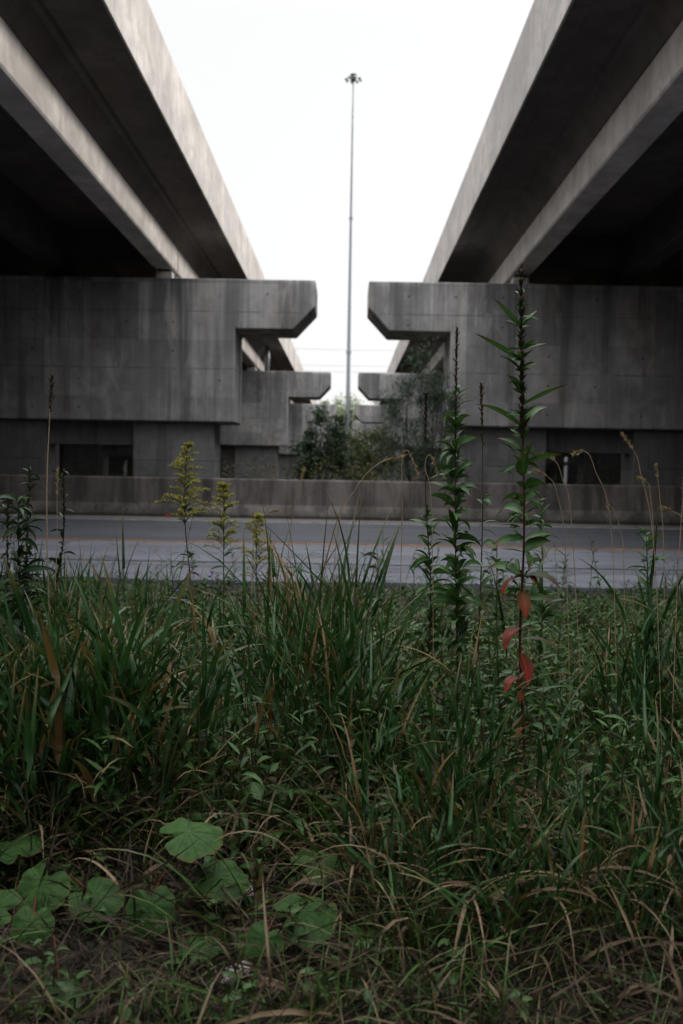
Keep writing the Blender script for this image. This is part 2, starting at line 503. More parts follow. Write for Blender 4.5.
def sheet(name, xs, ys, mat, f):
    X, Y = np.meshgrid(xs, ys)
    Z = f(X, Y)
    V = np.stack([X, Y, Z], -1).reshape(-1, 3)
    nx = len(xs)
    F = []
    for j in range(len(ys) - 1):
        for i in range(nx - 1):
            F.append((j * nx + i, j * nx + i + 1, (j + 1) * nx + i + 1, (j + 1) * nx + i))
    b = MB(); b.add([tuple(map(float, v)) for v in V], F)
    o = b.build(name, mat, smooth=True)
    return tag(o, kind='structure')

xs = np.concatenate([[-2000, -600, -200, -80, -65, -55, -48, -42, -38, -35, -32, -29, -26, -20], np.arange(-9, 9.01, .3), [20, 26, 29, 32, 35, 38, 42, 48, 55, 65, 80, 200, 600, 2000]])
ys = np.concatenate([[-600, -100, -60, -48, -40, -33, -26, -22, -18, -15, -13, -11, -9, -7, -5, -3], np.arange(-1, 10, .3), [11, 14, 18, 22.6, 23.1, 24, 26, 29, 33, 38, 44, 52, 60, 75, 100, 140, 180, 200, 220, 250, 290, 400, 1000, 3000]])
sheet('ground', xs, ys, m_soil, gz)


def slab(name, y0, y1, z0, z1, mat, x=46):
    b = MB(); b.box(-x, x, y0, y1, z0, z1)
    return tag(b.build(name, mat), kind='structure')

# near lane with a slightly ragged broken edge
b = MB()
ex = np.arange(-40, 40.01, .25)
ey = 9.72 + .07 * np.sin(ex * 1.7) + .05 * np.sin(ex * 4.3 + 1) + .03 * rng.standard_normal(len(ex))
vs = []; fs = []
for i, (x, y) in enumerate(zip(ex, ey)):
    vs += [(x, y, -.12), (x, y + .01, -.004), (x, 14.8, 0.0)]
    if i:
        k = i * 3
        fs += [(k - 3, k, k + 1, k - 2), (k - 2, k + 1, k + 2, k - 1)]
b.add(vs, fs)
for sx in (-1, 1):
    x0, x1 = sorted((sx * 40, sx * 46)); b.add([(x0, 9.72, -.004), (x1, 9.72, -.004), (x1, 14.8, 0), (x0, 14.8, 0)], [(0, 1, 2, 3)])
tag(b.build('road', m_road), kind='structure')
slab('road_lane', 14.8, 21.05, -.2, 0.0, m_road2)
slab('road_shoulder', 21.05, 22.75, -.2, .002, m_should)
for y0, y1 in ((14.68, 14.74), (14.84, 14.90)):
    b = MB(); b.box(-46, 46, y0, y1, .0025, .006); tag(b.build('centre_line', m_yel), kind='structure')
b = MB(); b.box(-46, 46, 20.75, 20.9, .0025, .006); tag(b.build('edge_line', m_whi), kind='structure')
b = MB(); b.box(-46, 46, 11.55, 11.66, .0015, .004); tag(b.build('tar_seam', m_road2), kind='structure')

# ------------------------------------------------------------------ barrier
b = MB()
prof = [(22.42, -.1), (22.42, .07), (22.60, .30), (22.66, .86), (22.68, .885), (22.88, .885), (22.90, .86), (22.96, .3), (23.14, .07), (23.14, -.1)]
L = 46
vs = [(-L, y, z) for y, z in prof] + [(L, y, z) for y, z in prof]
n = len(prof)
fs = [tuple(range(n)), tuple(range(2 * n - 1, n - 1, -1))] + [(i, i + n, (i + 1) % n + n, (i + 1) % n) for i in range(n)]
b.add(vs, fs)
o = b.build('concrete_barrier', m_bar, fix=True, bevel=.015)
tag(o, 'long low stained concrete barrier along the far side of the road', 'barrier')

# ------------------------------------------------------------------ bridges
CX = -.21
PY = [-9.5, 26.9, 50.6, 74.3, 98.0, 121.7, 145.4]
CAPT = 4.95 + EYE
XO = 34.0
NG = 10

def E(z): return z + EYE

def deck(sgn, label):
    t = empty('bridge_deck', (CX + sgn * 10, PY[1], 0), label, 'bridge deck', 'parallel highway bridge decks')
    X = lambda q: CX + sgn * q
    def pr(poly, y0, y1):
        b = MB(); b.prism([(X(a), E(z)) for a, z in poly], y0, y1); return b
    Y0, Y1 = -150, 260
    # slab with haunch and downstand edge
    e = 0.0 if sgn < 0 else -.09
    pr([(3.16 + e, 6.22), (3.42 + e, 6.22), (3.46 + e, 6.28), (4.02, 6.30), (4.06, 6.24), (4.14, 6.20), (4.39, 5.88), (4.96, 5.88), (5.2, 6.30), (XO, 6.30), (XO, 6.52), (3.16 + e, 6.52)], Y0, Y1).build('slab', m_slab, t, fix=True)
    pr([(3.12 + e, 6.20), (3.158 + e, 6.20), (3.158 + e, 6.60), (3.12 + e, 6.60)], Y0, Y1).build('fascia', m_par, t, fix=True)
    pr([(q + e, z) for q, z in ((3.165, 6.602), (3.50, 6.602), (3.42, 6.8), (3.36, 7.56), (3.15, 7.56), (3.14, 7.53), (3.155, 6.64))], Y0, Y1).build('parapet', m_par, t, fix=True)
    for i in range(NG):
        x0 = 4.42 + i * 2.9
        for j in range(len(PY)):
            if i > 4 and j > 3: continue
            ya = PY[j - 1] + .06 if j else -150
            yb = PY[j] - .06
            w = .53; top = 5.872 if i == 0 else 6.29
            poly = [(x0 + .03, 5.25), (x0 + w - .03, 5.25), (x0 + w, 5.28), (x0 + w, top), (x0, top), (x0, 5.28)]
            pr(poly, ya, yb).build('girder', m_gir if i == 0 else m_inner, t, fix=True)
    # cross beams between girders at the piers
    for j, y in enumerate(PY[:5]):
        b = MB(); x0, x1 = sorted((X(4.952), X(XO - 1)))
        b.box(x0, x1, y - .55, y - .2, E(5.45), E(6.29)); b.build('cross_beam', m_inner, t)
    return t

deck(-1, 'raised highway deck overhead on the left side of the gap, pale parapet and girder')
deck(1, 'raised highway deck overhead on the right side of the gap, greyer parapet and girder')

ORD = ['nearest', 'second', 'third', 'fourth', 'fifth', 'farthest']
def pier(sgn, j, y):
    s = 'left' if sgn < 0 else 'right'
    lab = ('%s concrete pier under the %s bridge deck, hammerhead cap with chamfered end' % (ORD[j], s)) if j else \
          ('nearest big streaked concrete pier under the %s bridge deck, chamfered cantilever cap' % s)
    t = empty('bridge_pier', (CX + sgn * 10, y, 0), lab, 'bridge pier', 'concrete piers in two rows under the bridges')
    X = lambda q: CX + sgn * q
    dx = -.04 if sgn < 0 else .04
    poly = [(.69, 4.95), (.69, 4.27), (1.25, 3.67), (2.8 + dx, 3.67), (2.8 + dx, 1.24), (XO, 1.24), (XO, 4.95)]
    b = MB(); b.prism([(X(a), E(z)) for a, z in poly], y - .9, y + .9)
    b.build('pier_cap', m_cap, t, fix=True, bevel=.035)
    # columns with a lintel between them
    x = 3.3
    k = 0
    while x < XO - 1:
        w = 2.15 if k == 0 else 2.0
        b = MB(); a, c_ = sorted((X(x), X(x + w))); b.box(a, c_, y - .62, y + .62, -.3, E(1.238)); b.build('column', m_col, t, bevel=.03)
        if x + w + 2.3 < XO:
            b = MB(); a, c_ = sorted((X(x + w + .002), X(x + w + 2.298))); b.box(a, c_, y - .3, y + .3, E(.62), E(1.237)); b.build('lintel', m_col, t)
        x += w + 2.3; k += 1
    for i in range(NG):
        for dy in (-.35, .35):
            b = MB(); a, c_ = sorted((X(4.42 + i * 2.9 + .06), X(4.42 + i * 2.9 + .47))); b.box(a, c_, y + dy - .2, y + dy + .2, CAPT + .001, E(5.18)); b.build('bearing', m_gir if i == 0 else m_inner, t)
            b = MB(); b.box(a + .04, c_ - .04, y + dy - .15, y + dy + .15, E(5.18), E(5.248)); b.build('bearing_pad', m_rub, t)
        if j > 2 and i > 2: break
    return t

for j, y in enumerate(PY[1:6]):
    pier(-1, j, y); pier(1, j, y)

# drain pipe hanging between deck and the second left cap
t = empty('drain_pipe', at(267, 368, 50.2) , 'grey vertical drain pipe between left deck and second left pier cap', 'pipe')
p = t.location
b = MB(); b.tube([(p.x, p.y, CAPT + .002), (p.x, p.y, E(6.21))], .13, 12); b.build('pipe', m_steel, t, smooth=True)
b = MB(); b.tube([(p.x, p.y, E(5.6)), (p.x, p.y, E(5.7))], .155, 12); b.build('collar', m_steel, t)

# ------------------------------------------------------------------ high mast light
D = 86.0
tp = at(352.5, 79, D); bp = at(346.9, 472, D)
t = empty('high_mast_light', (bp.x, D, .1), 'very tall slender steel high mast light between the two bridges', 'light mast')
b = MB()
H = tp.z
nseg = 12
px = lambda q: bp.x + (tp.x - bp.x) * q * 0.35
b.tube([(px(i / nseg), D, .1 + (H - .1) * i / nseg) for i in range(nseg + 1)], [.23 - .17 * i / nseg for i in range(nseg + 1)], 12)
b.build('mast', m_steel, t, smooth=True)
hx = px(1)
for q in (.33, .66):
    b = MB(); b.tube([(px(q), D, H * q - .1), (px(q), D, H * q + .1)], .27 - .19 * q + .03, 12); b.build('joint_sleeve', m_steel, t)
b = MB(); b.tube([(hx, D, H - .15), (hx, D, H + .35)], .24, 12); b.tube([(hx, D, H + .35), (hx, D, H + .46)], [.3, .1], 12); b.build('head_frame', m_dark, t)
b = MB()
ring = [(hx + .5 * math.cos(q * PI / 8), D + .5 * math.sin(q * PI / 8), H - .02) for q in range(17)]
b.tube(ring, .02, 6, False); rg = b.build('lamp_ring', m_steel, t)
for k in range(8):
    q = k * PI / 4 + .2
    c_, s_ = math.cos(q), math.sin(q)
    b = MB(); b.tube([(hx + .22 * c_, D + .22 * s_, H + .02), (hx + .6 * c_, D + .6 * s_, H)], .014, 6)
    b.tube([(hx + .6 * c_, D + .6 * s_, H + .07), (hx + .62 * c_, D + .62 * s_, H), (hx + .64 * c_, D + .64 * s_, H - .12)], [.05, .09, .13], 10)
    b.build('lamp', m_steel, t, smooth=True)

# pale post beside the right pier
p = at(566, 470, 25.3); zt = at(566, 457, 25.3).z
t = empty('marker_post', (p.x, p.y, float(gz(p.x, p.y))), 'slim pale post standing before the dark opening of the right pier', 'post')
b = MB(); b.tube([(p.x, p.y, .0), (p.x, p.y, zt - .03), (p.x, p.y, zt)], [.045, .045, .03], 10); b.build('post', m_post, t, smooth=True)
b = MB(); b.tube([(p.x, p.y, zt - .22), (p.x, p.y, zt - .12)], .049, 10); b.build('band', m_dark, t)

# overhead wires far off
for i, z in enumerate((366, 372, 350)):
    p = at(345, z, 180)
    pts = [(x, 180, p.z + 3.2 * ((x - p.x) / 60) ** 2) for x in np.linspace(p.x - 60, p.x + 60, 25)]
    b = MB(); b.tube(pts, .02, 5)
    tag(b.build('overhead_wire', m_dark, smooth=True), ['middle one of the faint overhead wires crossing behind the mast', 'lowest faint overhead wire crossing behind the mast', 'topmost faint overhead wire crossing behind the mast'][i], 'wire', 'overhead wires')

# ------------------------------------------------------------------ foreground vegetation (stuff)
def hot(x, y):
    """tall reed zones: 0..1"""
    u = 347 + x / y * FPX
    z = np.exp(-((u - 60) / 85) ** 2) + .9 * np.exp(-((u - 320) / 48) ** 2) + .4 * np.exp(-((u - 670) / 35) ** 2) + .10 * np.exp(-((u - 180) / 60) ** 2) \
        + .28 * np.exp(-((u - 470) / 40) ** 2)
    return z

def scatter(n, y0, y1, pw=1.0, spread=.37, pad=.7):
    y = y0 + (y1 - y0) * rng.random(n) ** pw
    x = (rng.random(n) * 2 - 1) * (spread * y + pad)
    return x, y

ZONES = [(-40, 125, 2.5), (120, 225, 2.6), (270, 335, 2.5)]
def clear(x, y):
    """thin patches where the round coltsfoot leaves shade the grass out"""
    u = 347 + x / y * FPX
    q = np.zeros(np.shape(x), bool)
    for a, b_, d in ZONES:
        q |= (u > a) & (u < b_) & (y > d - .6) & (y < d + .1)
    return q

def hmax(y): return np.clip(1.06 - .108 * y, .12, .82)

# short grass mat, grown in tufts
cx_, cy_ = scatter(2600, 1.25, 9.6, .95)
ok = np.where(cy_ > 7.8, rng.random(len(cx_)) < .4, np.where(cy_ < 2.35, rng.random(len(cx_)) < .5, True)); cx_, cy_ = cx_[ok], cy_[ok]
k = rng.integers(0, len(cx_), 34000)
x = cx_[k] + rng.normal(0, .05, len(k)); y = cy_[k] + rng.normal(0, .05, len(k)); y = np.clip(y, 1.2, 9.64)
tuft = (.5 + .9 * rng.random(len(cx_)))[k]
hm = np.where(y < 2.6, .17, np.minimum(hmax(y) * .55, .32)) * np.where(clear(x, y), .5, 1)
hm = hm * (.55 + .75 * np.clip(.5 + .5 * np.sin(2.1 * x + 1.3 * y) + .4 * np.sin(4.7 * x - 2.9 * y), 0, 1))
ln = hm * tuft * (.5 + .8 * rng.random(len(k)))
nb = NB().add(ribbons(np.stack([x, y, gz(x, y) - .01], -1), rng.random(len(k)) * 2 * PI, R(88) - R(38) * rng.random(len(k)), ln,
              .0035 + .004 * rng.random(len(k)), R(25) + R(100) * rng.random(len(k)) ** 1.6, seg=5, fold=.3, twist=rng.normal(0, .8, len(k))))
n = 4200
x, y = scatter(n, 1.15, 3.3, 1.0)
ok = ~clear(x, y) | (rng.random(n) < .35); x, y = x[ok], y[ok]; n = len(x)
nb.add(ribbons(np.stack([x, y, gz(x, y)], -1), rng.random(n) * 2 * PI, R(75) - R(60) * rng.random(n), .10 + .24 * rng.random(n) ** 1.3, .0022 + .005 * rng.random(n) ** 2,
               R(20) + R(90) * rng.random(n), seg=6, fold=.3, twist=rng.normal(0, 1.1, n), wave=.8))
n = 900
yy = rng.uniform(2.1, 3.4, n); uu = rng.uniform(-30, 710, n); sx = (uu - 347) / FPX * yy
ok = ~clear(sx, yy); sx, yy = sx[ok], yy[ok]; n = len(sx)
nb.add(ribbons(np.stack([sx, yy, gz(sx, yy)], -1), rng.random(n) * 2 * PI, R(80) - R(40) * rng.random(n), .22 + .26 * rng.random(n),
              .005 + .006 * rng.random(n), R(30) + R(90) * rng.random(n), seg=9, twist=rng.normal(0, .9, n), wave=.6, fold=.3))
tag(nb.build('meadow_grass', m_grass), 'thin green grass covering the verge in front of the road', 'grass', kind='stuff')

# broad bladed tall grass: leafy culms
def culms(x, y, h, nl, ll, lw, seed_az=None):
    N = len(x); base = np.stack([x, y, gz(x, y)], -1)
    laz = rng.random(N) * 2 * PI; lean = R(2) + R(14) * rng.random(N)
    tt = np.linspace(0, 1, 6)
    hor = (h * np.tan(lean))[:, None] * tt[None] ** 1.6
    P = np.stack([base[:, None, 0] + hor * np.cos(laz)[:, None], base[:, None, 1] + hor * np.sin(laz)[:, None], base[:, None, 2] + h[:, None] * tt[None]], -1)
    stems = (P, np.linspace(.0035, .0012, 6)[None].repeat(N, 0))
    lb, la, le, l_, w_, cv = [], [], [], [], [], []
    for q in range(nl):
        f = .12 + .86 * (q + rng.random(N) * .7) / nl
        f = np.clip(f, 0, 1)
        i = np.minimum((f * 5).astype(int), 4); fr = f * 5 - i
        pt = P[np.arange(N), i] * (1 - fr)[:, None] + P[np.arange(N), i + 1] * fr[:, None]
        lb.append(pt); la.append(laz + (q % 2) * PI + rng.normal(0, .6, N))
        le.append(R(38) + R(48) * rng.random(N) ** .7); L_ = ll * (.6 + .7 * rng.random(N)) * (1 - .25 * np.abs(f - .5)); l_.append(L_)
        w_.append(lw * (.6 + .7 * rng.random(N))); cv.append(R(4) + R(70) * rng.random(N) ** 2.2)
    rib = ribbons(np.concatenate(lb), np.concatenate(la), np.concatenate(le), np.concatenate(l_), np.concatenate(w_), np.concatenate(cv),
                  seg=7, fold=.35, power=1.7, wave=.35, twist=rng.normal(0, .9, N * nl))
    return stems, rib

x, y = scatter(6000, 2.35, 6.5, .9)
keep = (rng.random(len(x)) < np.clip(hot(x, y) - .08, 0.012, .5) * np.where(y < 4.2, 1, .4)) & ~clear(x, y)
x, y = x[keep][:330], y[keep][:330]
h = np.minimum(hmax(y) * (.40 + .60 * rng.random(len(x))), .60) * np.clip((y - 1.6) / 1.0, .45, 1)
st, rb = culms(x, y, h, 7, .36, .0105)
tag(NB().add(rb).build('tall_grass', m_reed), 'tall broad bladed dark green grass on the verge', 'grass', kind='stuff')
tag(NB().tubes(*st).build('grass_stems', m_stem), 'upright stems of the tall grass', 'grass', kind='stuff')

# brown dry lower leaves among the culms
n = 5000
k = rng.integers(0, len(x), n)
bx, by = x[k] + rng.normal(0, .06, n), y[k] + rng.normal(0, .06, n)
nb = NB().add(ribbons(np.stack([bx, by, gz(bx, by) + .2 * rng.random(n)], -1), rng.random(n) * 2 * PI, R(80) - R(50) * rng.random(n), .12 + .22 * rng.random(n),
              .003 + .006 * rng.random(n), R(40) + R(130) * rng.random(n), seg=6, twist=rng.normal(0, 1.6, n), wave=.8))
tag(nb.build('dead_leaves', m_straw), 'dry brown blades hanging among the tall grass stems', 'dead grass', kind='stuff')
nb = NB()
# matted straw on the ground close to the camera
n = 21000
sx, sy = scatter(n, 1.2, 4.4, 1.75)
ok = ~clear(sx, sy) | (rng.random(n) < .8); sx, sy = sx[ok], sy[ok]; n = len(sx)
nb.add(ribbons(np.stack([sx, sy, gz(sx, sy) + .005 + .10 * rng.random(n) ** 1.6], -1), rng.random(n) * 2 * PI, rng.normal(R(8), R(16), n), .09 + .3 * rng.random(n) ** 1.4,
              .0022 + .0055 * rng.random(n) ** 2, rng.normal(R(22), R(35), n), seg=6, twist=rng.normal(0, 1.2, n), wave=.7))
tag(nb.build('thatch', m_thatch), 'matted dimmed brown grass lying on the soil', 'dead grass', kind='stuff')
nb = NB()
# arching dead leaves
n = 700
sx, sy = scatter(n, 1.6, 3.8, 1.0)
ok = ~clear(sx, sy); sx, sy = sx[ok], sy[ok]; n = len(sx)
nb.add(ribbons(np.stack([sx, sy, gz(sx, sy)], -1), rng.random(n) * 2 * PI, R(82) - R(40) * rng.random(n), .2 + .28 * rng.random(n),
              .004 + .008 * rng.random(n), R(80) + R(110) * rng.random(n), seg=8, twist=rng.normal(0, 1.3, n), wave=.7))
n = 420
yy = rng.uniform(2.25, 3.3, n); uu = np.concatenate([rng.normal(500, 75, 280), rng.uniform(120, 683, 140)]); sx = (uu - 347) / FPX * yy
nb.add(ribbons(np.stack([sx, yy, gz(sx, yy) + .05 * rng.random(n)], -1), rng.random(n) * 2 * PI, R(85) - R(30) * rng.random(n), .22 + .28 * rng.random(n),
              .005 + .008 * rng.random(n), R(70) + R(100) * rng.random(n), seg=10, twist=rng.normal(0, 1.0, n), wave=.7, fold=.3))
tag(nb.build('dead_grass', m_straw), 'arching dry pale grass among green blades', 'dead grass', kind='stuff')

# leaf litter
n = 4500
sx, sy = scatter(n, 1.15, 6, 1.3)
nb = NB().add(ribbons(np.stack([sx, sy, gz(sx, sy) + .004 + .015 * rng.random(n)], -1), rng.random(n) * 2 * PI, rng.normal(0, .25, n), .015 + .05 * rng.random(n),
              .008 + .02 * rng.random(n), rng.normal(.3, .8, n), 'ovate', seg=4, fold=.5, roll=rng.normal(0, .5, n)))
tag(nb.build('leaf_litter', m_bstem), 'brown fallen leaf bits on the soil', 'leaf litter', kind='stuff')

# broad leaved weeds (stems with many small leaves)
def forbs(x, y, h, nl, ll, lw, prof='lance', droop=60, elev=55, ring=2.4):
    N = len(x); base = np.stack([x, y, gz(x, y)], -1)
    laz = rng.random(N) * 2 * PI; lean = R(12) * rng.random(N)
    tt = np.linspace(0, 1, 5)
    hor = (h * np.tan(lean))[:, None] * tt[None] ** 1.5
    P = np.stack([base[:, None, 0] + hor * np.cos(laz)[:, None], base[:, None, 1] + hor * np.sin(laz)[:, None], base[:, None, 2] + h[:, None] * tt[None]], -1)
    st = (P, np.linspace(.003, .001, 5)[None].repeat(N, 0))
    lb, la, le, l_, w_, cv = [], [], [], [], [], []
    a0 = rng.random(N) * 6
    for q in range(nl):
        f = np.clip(.15 + .85 * (q + .5 * rng.random(N)) / nl, 0, 1)
        i = np.minimum((f * 4).astype(int), 3); fr = f * 4 - i
        lb.append(P[np.arange(N), i] * (1 - fr)[:, None] + P[np.arange(N), i + 1] * fr[:, None])
        la.append(a0 + q * ring + rng.normal(0, .3, N)); le.append(R(elev) - R(35) * rng.random(N))
        s_ = (1.1 - .6 * f) * (.7 + .5 * rng.random(N))
        l_.append(ll * s_); w_.append(lw * s_); cv.append(R(droop) * rng.random(N) * 1.3)
    return st, ribbons(np.concatenate(lb), np.concatenate(la), np.concatenate(le), np.concatenate(l_), np.concatenate(w_), np.concatenate(cv), prof, seg=4, fold=.3,
                       roll=rng.normal(0, .3, N * nl))

nb = NB(); ns = NB()
x, y = scatter(1300, 2.9, 9.5, .85)
ok = (y < 7.6) | (rng.random(len(x)) < .35); x, y = x[ok], y[ok]
h = hmax(y) * (.35 + .55 * rng.random(len(x)))
st, rb = forbs(x, y, h, 16, .09, .024); nb.add(rb); ns.tubes(*st, 4)
x, y = scatter(950, 2.7, 8.5, .9)
ok = (y < 7.6) | (rng.random(len(x)) < .35); x, y = x[ok], y[ok]
h = hmax(y) * (.25 + .5 * rng.random(len(x)))
st, rb = forbs(x, y, h, 9, .085, .042, 'ovate', 50, 35); nb.add(rb); ns.tubes(*st, 4)
x, y = scatter(260, 1.5, 3.2, 1.0)
h = .05 + .12 * rng.random(len(x))
st, rb = forbs(x, y, h, 7, .06, .03, 'ovate', 50, 30); nb.add(rb); ns.tubes(*st, 4)
x, y = scatter(230, 2.55, 4.4, 1.0)
ok = ~clear(x, y); x, y = x[ok], y[ok]
h = np.minimum(hmax(y), .6) * (.45 + .5 * rng.random(len(x)))
st, rb = forbs(x, y, h, 26, .12, .021, 'lance', 80, 50); nb.add(rb); ns.tubes(*st, 4)
x, y = scatter(150, 2.5, 4.4, 1.0)
h = np.minimum(hmax(y), .6) * (.3 + .4 * rng.random(len(x)))
st, rb = forbs(x, y, h, 12, .10, .050, 'ovate', 70, 35); nb.add(rb); ns.tubes(*st, 4)
x, y = rng.uniform(-5, 5, 300), rng.uniform(4.5, 9.62, 300)
st, rb = forbs(x, y, .12 + np.clip(1.34 - .108 * y, .35, .85) * rng.random(300) ** 1.7, 18, .10, .019); nb.add(rb); ns.tubes(*st, 4)
tag(nb.build('leafy_weeds', m_weed), 'mixed leafy green weeds filling the verge below the road', 'weeds', kind='stuff')
tag(ns.build('weed_stems', m_stem), 'thin stems of the leafy weeds', 'weeds', kind='stuff')
# silvery pale weeds mid-left
x = np.array([gx(q, d) for q, d in zip(rng.uniform(215, 300, 70), rng.uniform(4.2, 6.2, 70))]); y = rng.uniform(4.2, 6.2, 70)
st, rb = forbs(x, y, hmax(y) * (.6 + .35 * rng.random(70)), 10, .055, .024, 'ovate', 60, 35)
tag(NB().add(rb).build('pale_weeds', m_pale), 'silvery pale leaved weeds behind the tall grass', 'weeds', kind='stuff')

# weeds at the road edge, the barrier foot and behind the barrier
x = rng.uniform(-14, 14, 900); y = 22.36 - np.abs(rng.normal(0, .06, 900))
nb = NB().add(ribbons(np.stack([x, y, np.full(900, .0)], -1), rng.random(900) * 6.28, R(85) - R(30) * rng.random(900), .08 + .30 * rng.random(900) ** 2 * (1 + np.sin(x * .9)), .012 + .012 * rng.random(900), R(60) * rng.random(900), seg=4))
tag(nb.build('barrier_weeds', m_weed), 'low weeds growing along the foot of the concrete barrier', 'weeds', kind='stuff')
x = rng.uniform(-12, 12, 520); y = rng.uniform(28.6, 46, 520)
nb = NB(); st, rb = forbs(x, y, .65 + .75 * rng.random(520), 16, .17, .05); nb.add(rb)
x = rng.uniform(-14, 14, 140); y = rng.uniform(23.3, 25.6, 140)
st, rb = forbs(x, y, .45 + .5 * rng.random(140), 14, .13, .04); nb.add(rb)
tag(nb.build('rough_weeds', m_oliv), 'tall weeds on the ground behind the concrete barrier', 'weeds', kind='stuff')
x = rng.uniform(-6, 3, 90); y = rng.uniform(29, 42, 90); z = rng.uniform(.8, 1.45, 90)
nb = NB()
bb = np.repeat(np.stack([x, y, z], -1), 9, 0) + rng.normal(0, .10, (90 * 9, 3))
nb.add(ribbons(bb, rng.random(len(bb)) * 6.28, rng.normal(0, .6, len(bb)), .06, .045, 0, 'ovate', seg=2))
tag(nb.build('goldenrod_bloom', m_fgold), 'dull yellow goldenrod heads among weeds behind the barrier', 'flowers', kind='stuff')

# ------------------------------------------------------------------ hero plants
def lf(mb_nb, p, az, el, ln, wd, cv, prof='lance', fold=.35, roll=0.0, seg=8, power=1.2):
    mb_nb.add(ribbons([tuple(p)], az, el, ln, wd, cv, prof, seg=seg, fold=fold, roll=roll, power=power, wave=.15))


def curve(pts, n=14):
    """smooth polyline through points"""
    pts = [Vector(p) for p in pts]; out = []
    for i in range(len(pts) - 1):
        p0 = pts[max(i - 1, 0)]; p1 = pts[i]; p2 = pts[i + 1]; p3 = pts[min(i + 2, len(pts) - 1)]
        for k in range(n):
            t = k / n
            out.append(.5 * ((2 * p1) + (p2 - p0) * t + (2 * p0 - 5 * p1 + 4 * p2 - p3) * t * t + (3 * p1 - p0 - 3 * p2 + p3) * t ** 3))
    out.append(pts[-1])
    return out


def along(poly, f):
    q = f * (len(poly) - 1); i = min(int(q), len(poly) - 2)
    return poly[i].lerp(poly[i + 1], q - i)


# the tall evening primrose with red lower leaves
D = 3.0
def hp(px, py, dy=0.0): return at(px, py, D + dy)
base = hp(531, 838); base.z = float(gz(base.x, base.y)) - .01
t = empty('evening_primrose', base, 'tallest weed, upright spike with green leaves and red hanging lower leaves', 'plant')
line = curve([base, hp(524, 740), hp(520, 640), hp(524, 540), hp(523, 440), hp(521, 350), hp(521, 272)], 8)
b = MB(); b.tube(line, [.0052 - .0035 * i / (len(line) - 1) for i in range(len(line))], 8); b.build('stem', m_rstem, t, smooth=True)
def z_at(py):
    zz = hp(520, py).z
    return min(line, key=lambda p: abs(p.z - zz))
LEAVES = [  # py on stem, azimuth (0 right, pi left), elevation, length, width, droop
    (536, 3.3, 25, .10, .026, 50), (541, .2, 35, .14, .03, 55), (548, 4.4, 10, .12, .034, 85), (455, 3.05, 38, .085, .022, 45), (462, .15, 22, .125, .030, 20),
    (470, 4.6, 60, .09, .036, 40), (466, 1.6, 45, .1, .03, 40), (425, 2.95, 45, .125, .024, 35), (430, .2, 55, .135, .024, 75), (402, .1, 30, .115, .018, 10),
    (396, 3.4, 60, .06, .02, 40), (375, .4, 50, .06, .018, 50), (372, 2.8, 40, .07, .016, 20), (362, 3.0, 30, .12, .015, 5), (352, 3.5, 58, .06, .02, 50),
    (350, .1, 30, .075, .014, 15), (332, 3.0, 35, .10, .012, 10), (328, .3, 40, .07, .012, 20), (322, 3.8, 65, .045, .015, 10),
    (490, 5.0, 30, .10, .03, 70), (500, 3.6, 40, .10, .028, 90), (505, .6, 45, .1, .028, 60), (520, 2.2, 40, .11, .028, 80), (560, .7, 40, .12, .03, 60), (575, 2.4, 40, .12, .03, 80),
    (600, 5.4, 30, .10, .028, 70)]
nb = NB()
for py, az, el, ln, wd, dr in LEAVES:
    nb = NB(); lf(nb, z_at(py + random.uniform(-6, 6)), az + random.gauss(0, .25), R(el + random.uniform(-14, 14)), ln * random.uniform(.9, 1.4), wd * random.uniform(.95, 1.4), R(dr), roll=random.choice((-1, 1)) * random.uniform(.35, .8)); nb.build('leaf', m_hero, t)
RED = [(580, 3.75, 10, .105, .036, 100, m_red), (586, 4.8, -45, .085, .036, 35, m_oran), (630, 3.9, -5, .095, .038, 80, m_red), (648, 5.05, -40, .10, .044, 40, m_red),
       (674, 3.8, 5, .080, .036, 80, m_red), (677, 4.6, -55, .075, .028, 25, m_oran), (578, -.5, 20, .12, .036, 75, m_brn), (640, -.3, 15, .12, .026, 65, m_brn),
       (690, -.2, 5, .08, .028, 70, m_brn), (722, 3.9, -20, .05, .024, 60, m_oran), (772, 4.0, 20, .07, .022, 60, m_oran), (788, 5.6, 30, .08, .020, 40, m_red), (575, 5.4, 20, .06, .030, 90, m_red)]
for py, az, el, ln, wd, dr, mt in RED:
    nb = NB(); lf(nb, z_at(py), az, R(el), ln * 1.1, wd * 1.15, R(dr), roll=random.uniform(-.35, .35)); o = nb.build('leaf', mt, t); o['label'] = {m_red: 'drooping red leaf', m_oran: 'hanging orange red leaf', m_brn: 'dull brownish leaf'}[mt]
nb = NB()
for i in range(70):
    p = z_at(random.uniform(452, 610)); az = random.random() * 6.3
    q = p + Vector((math.cos(az), math.sin(az), random.uniform(-.2, .8))) * random.uniform(.0, .035)
    lf(nb, q, az + random.gauss(0, .6), R(random.uniform(-20, 60)), random.uniform(.03, .075), random.uniform(.010, .018), R(random.uniform(10, 90)), roll=random.gauss(0, .7), seg=6)
nb.build('side_leaves', m_hero, t)
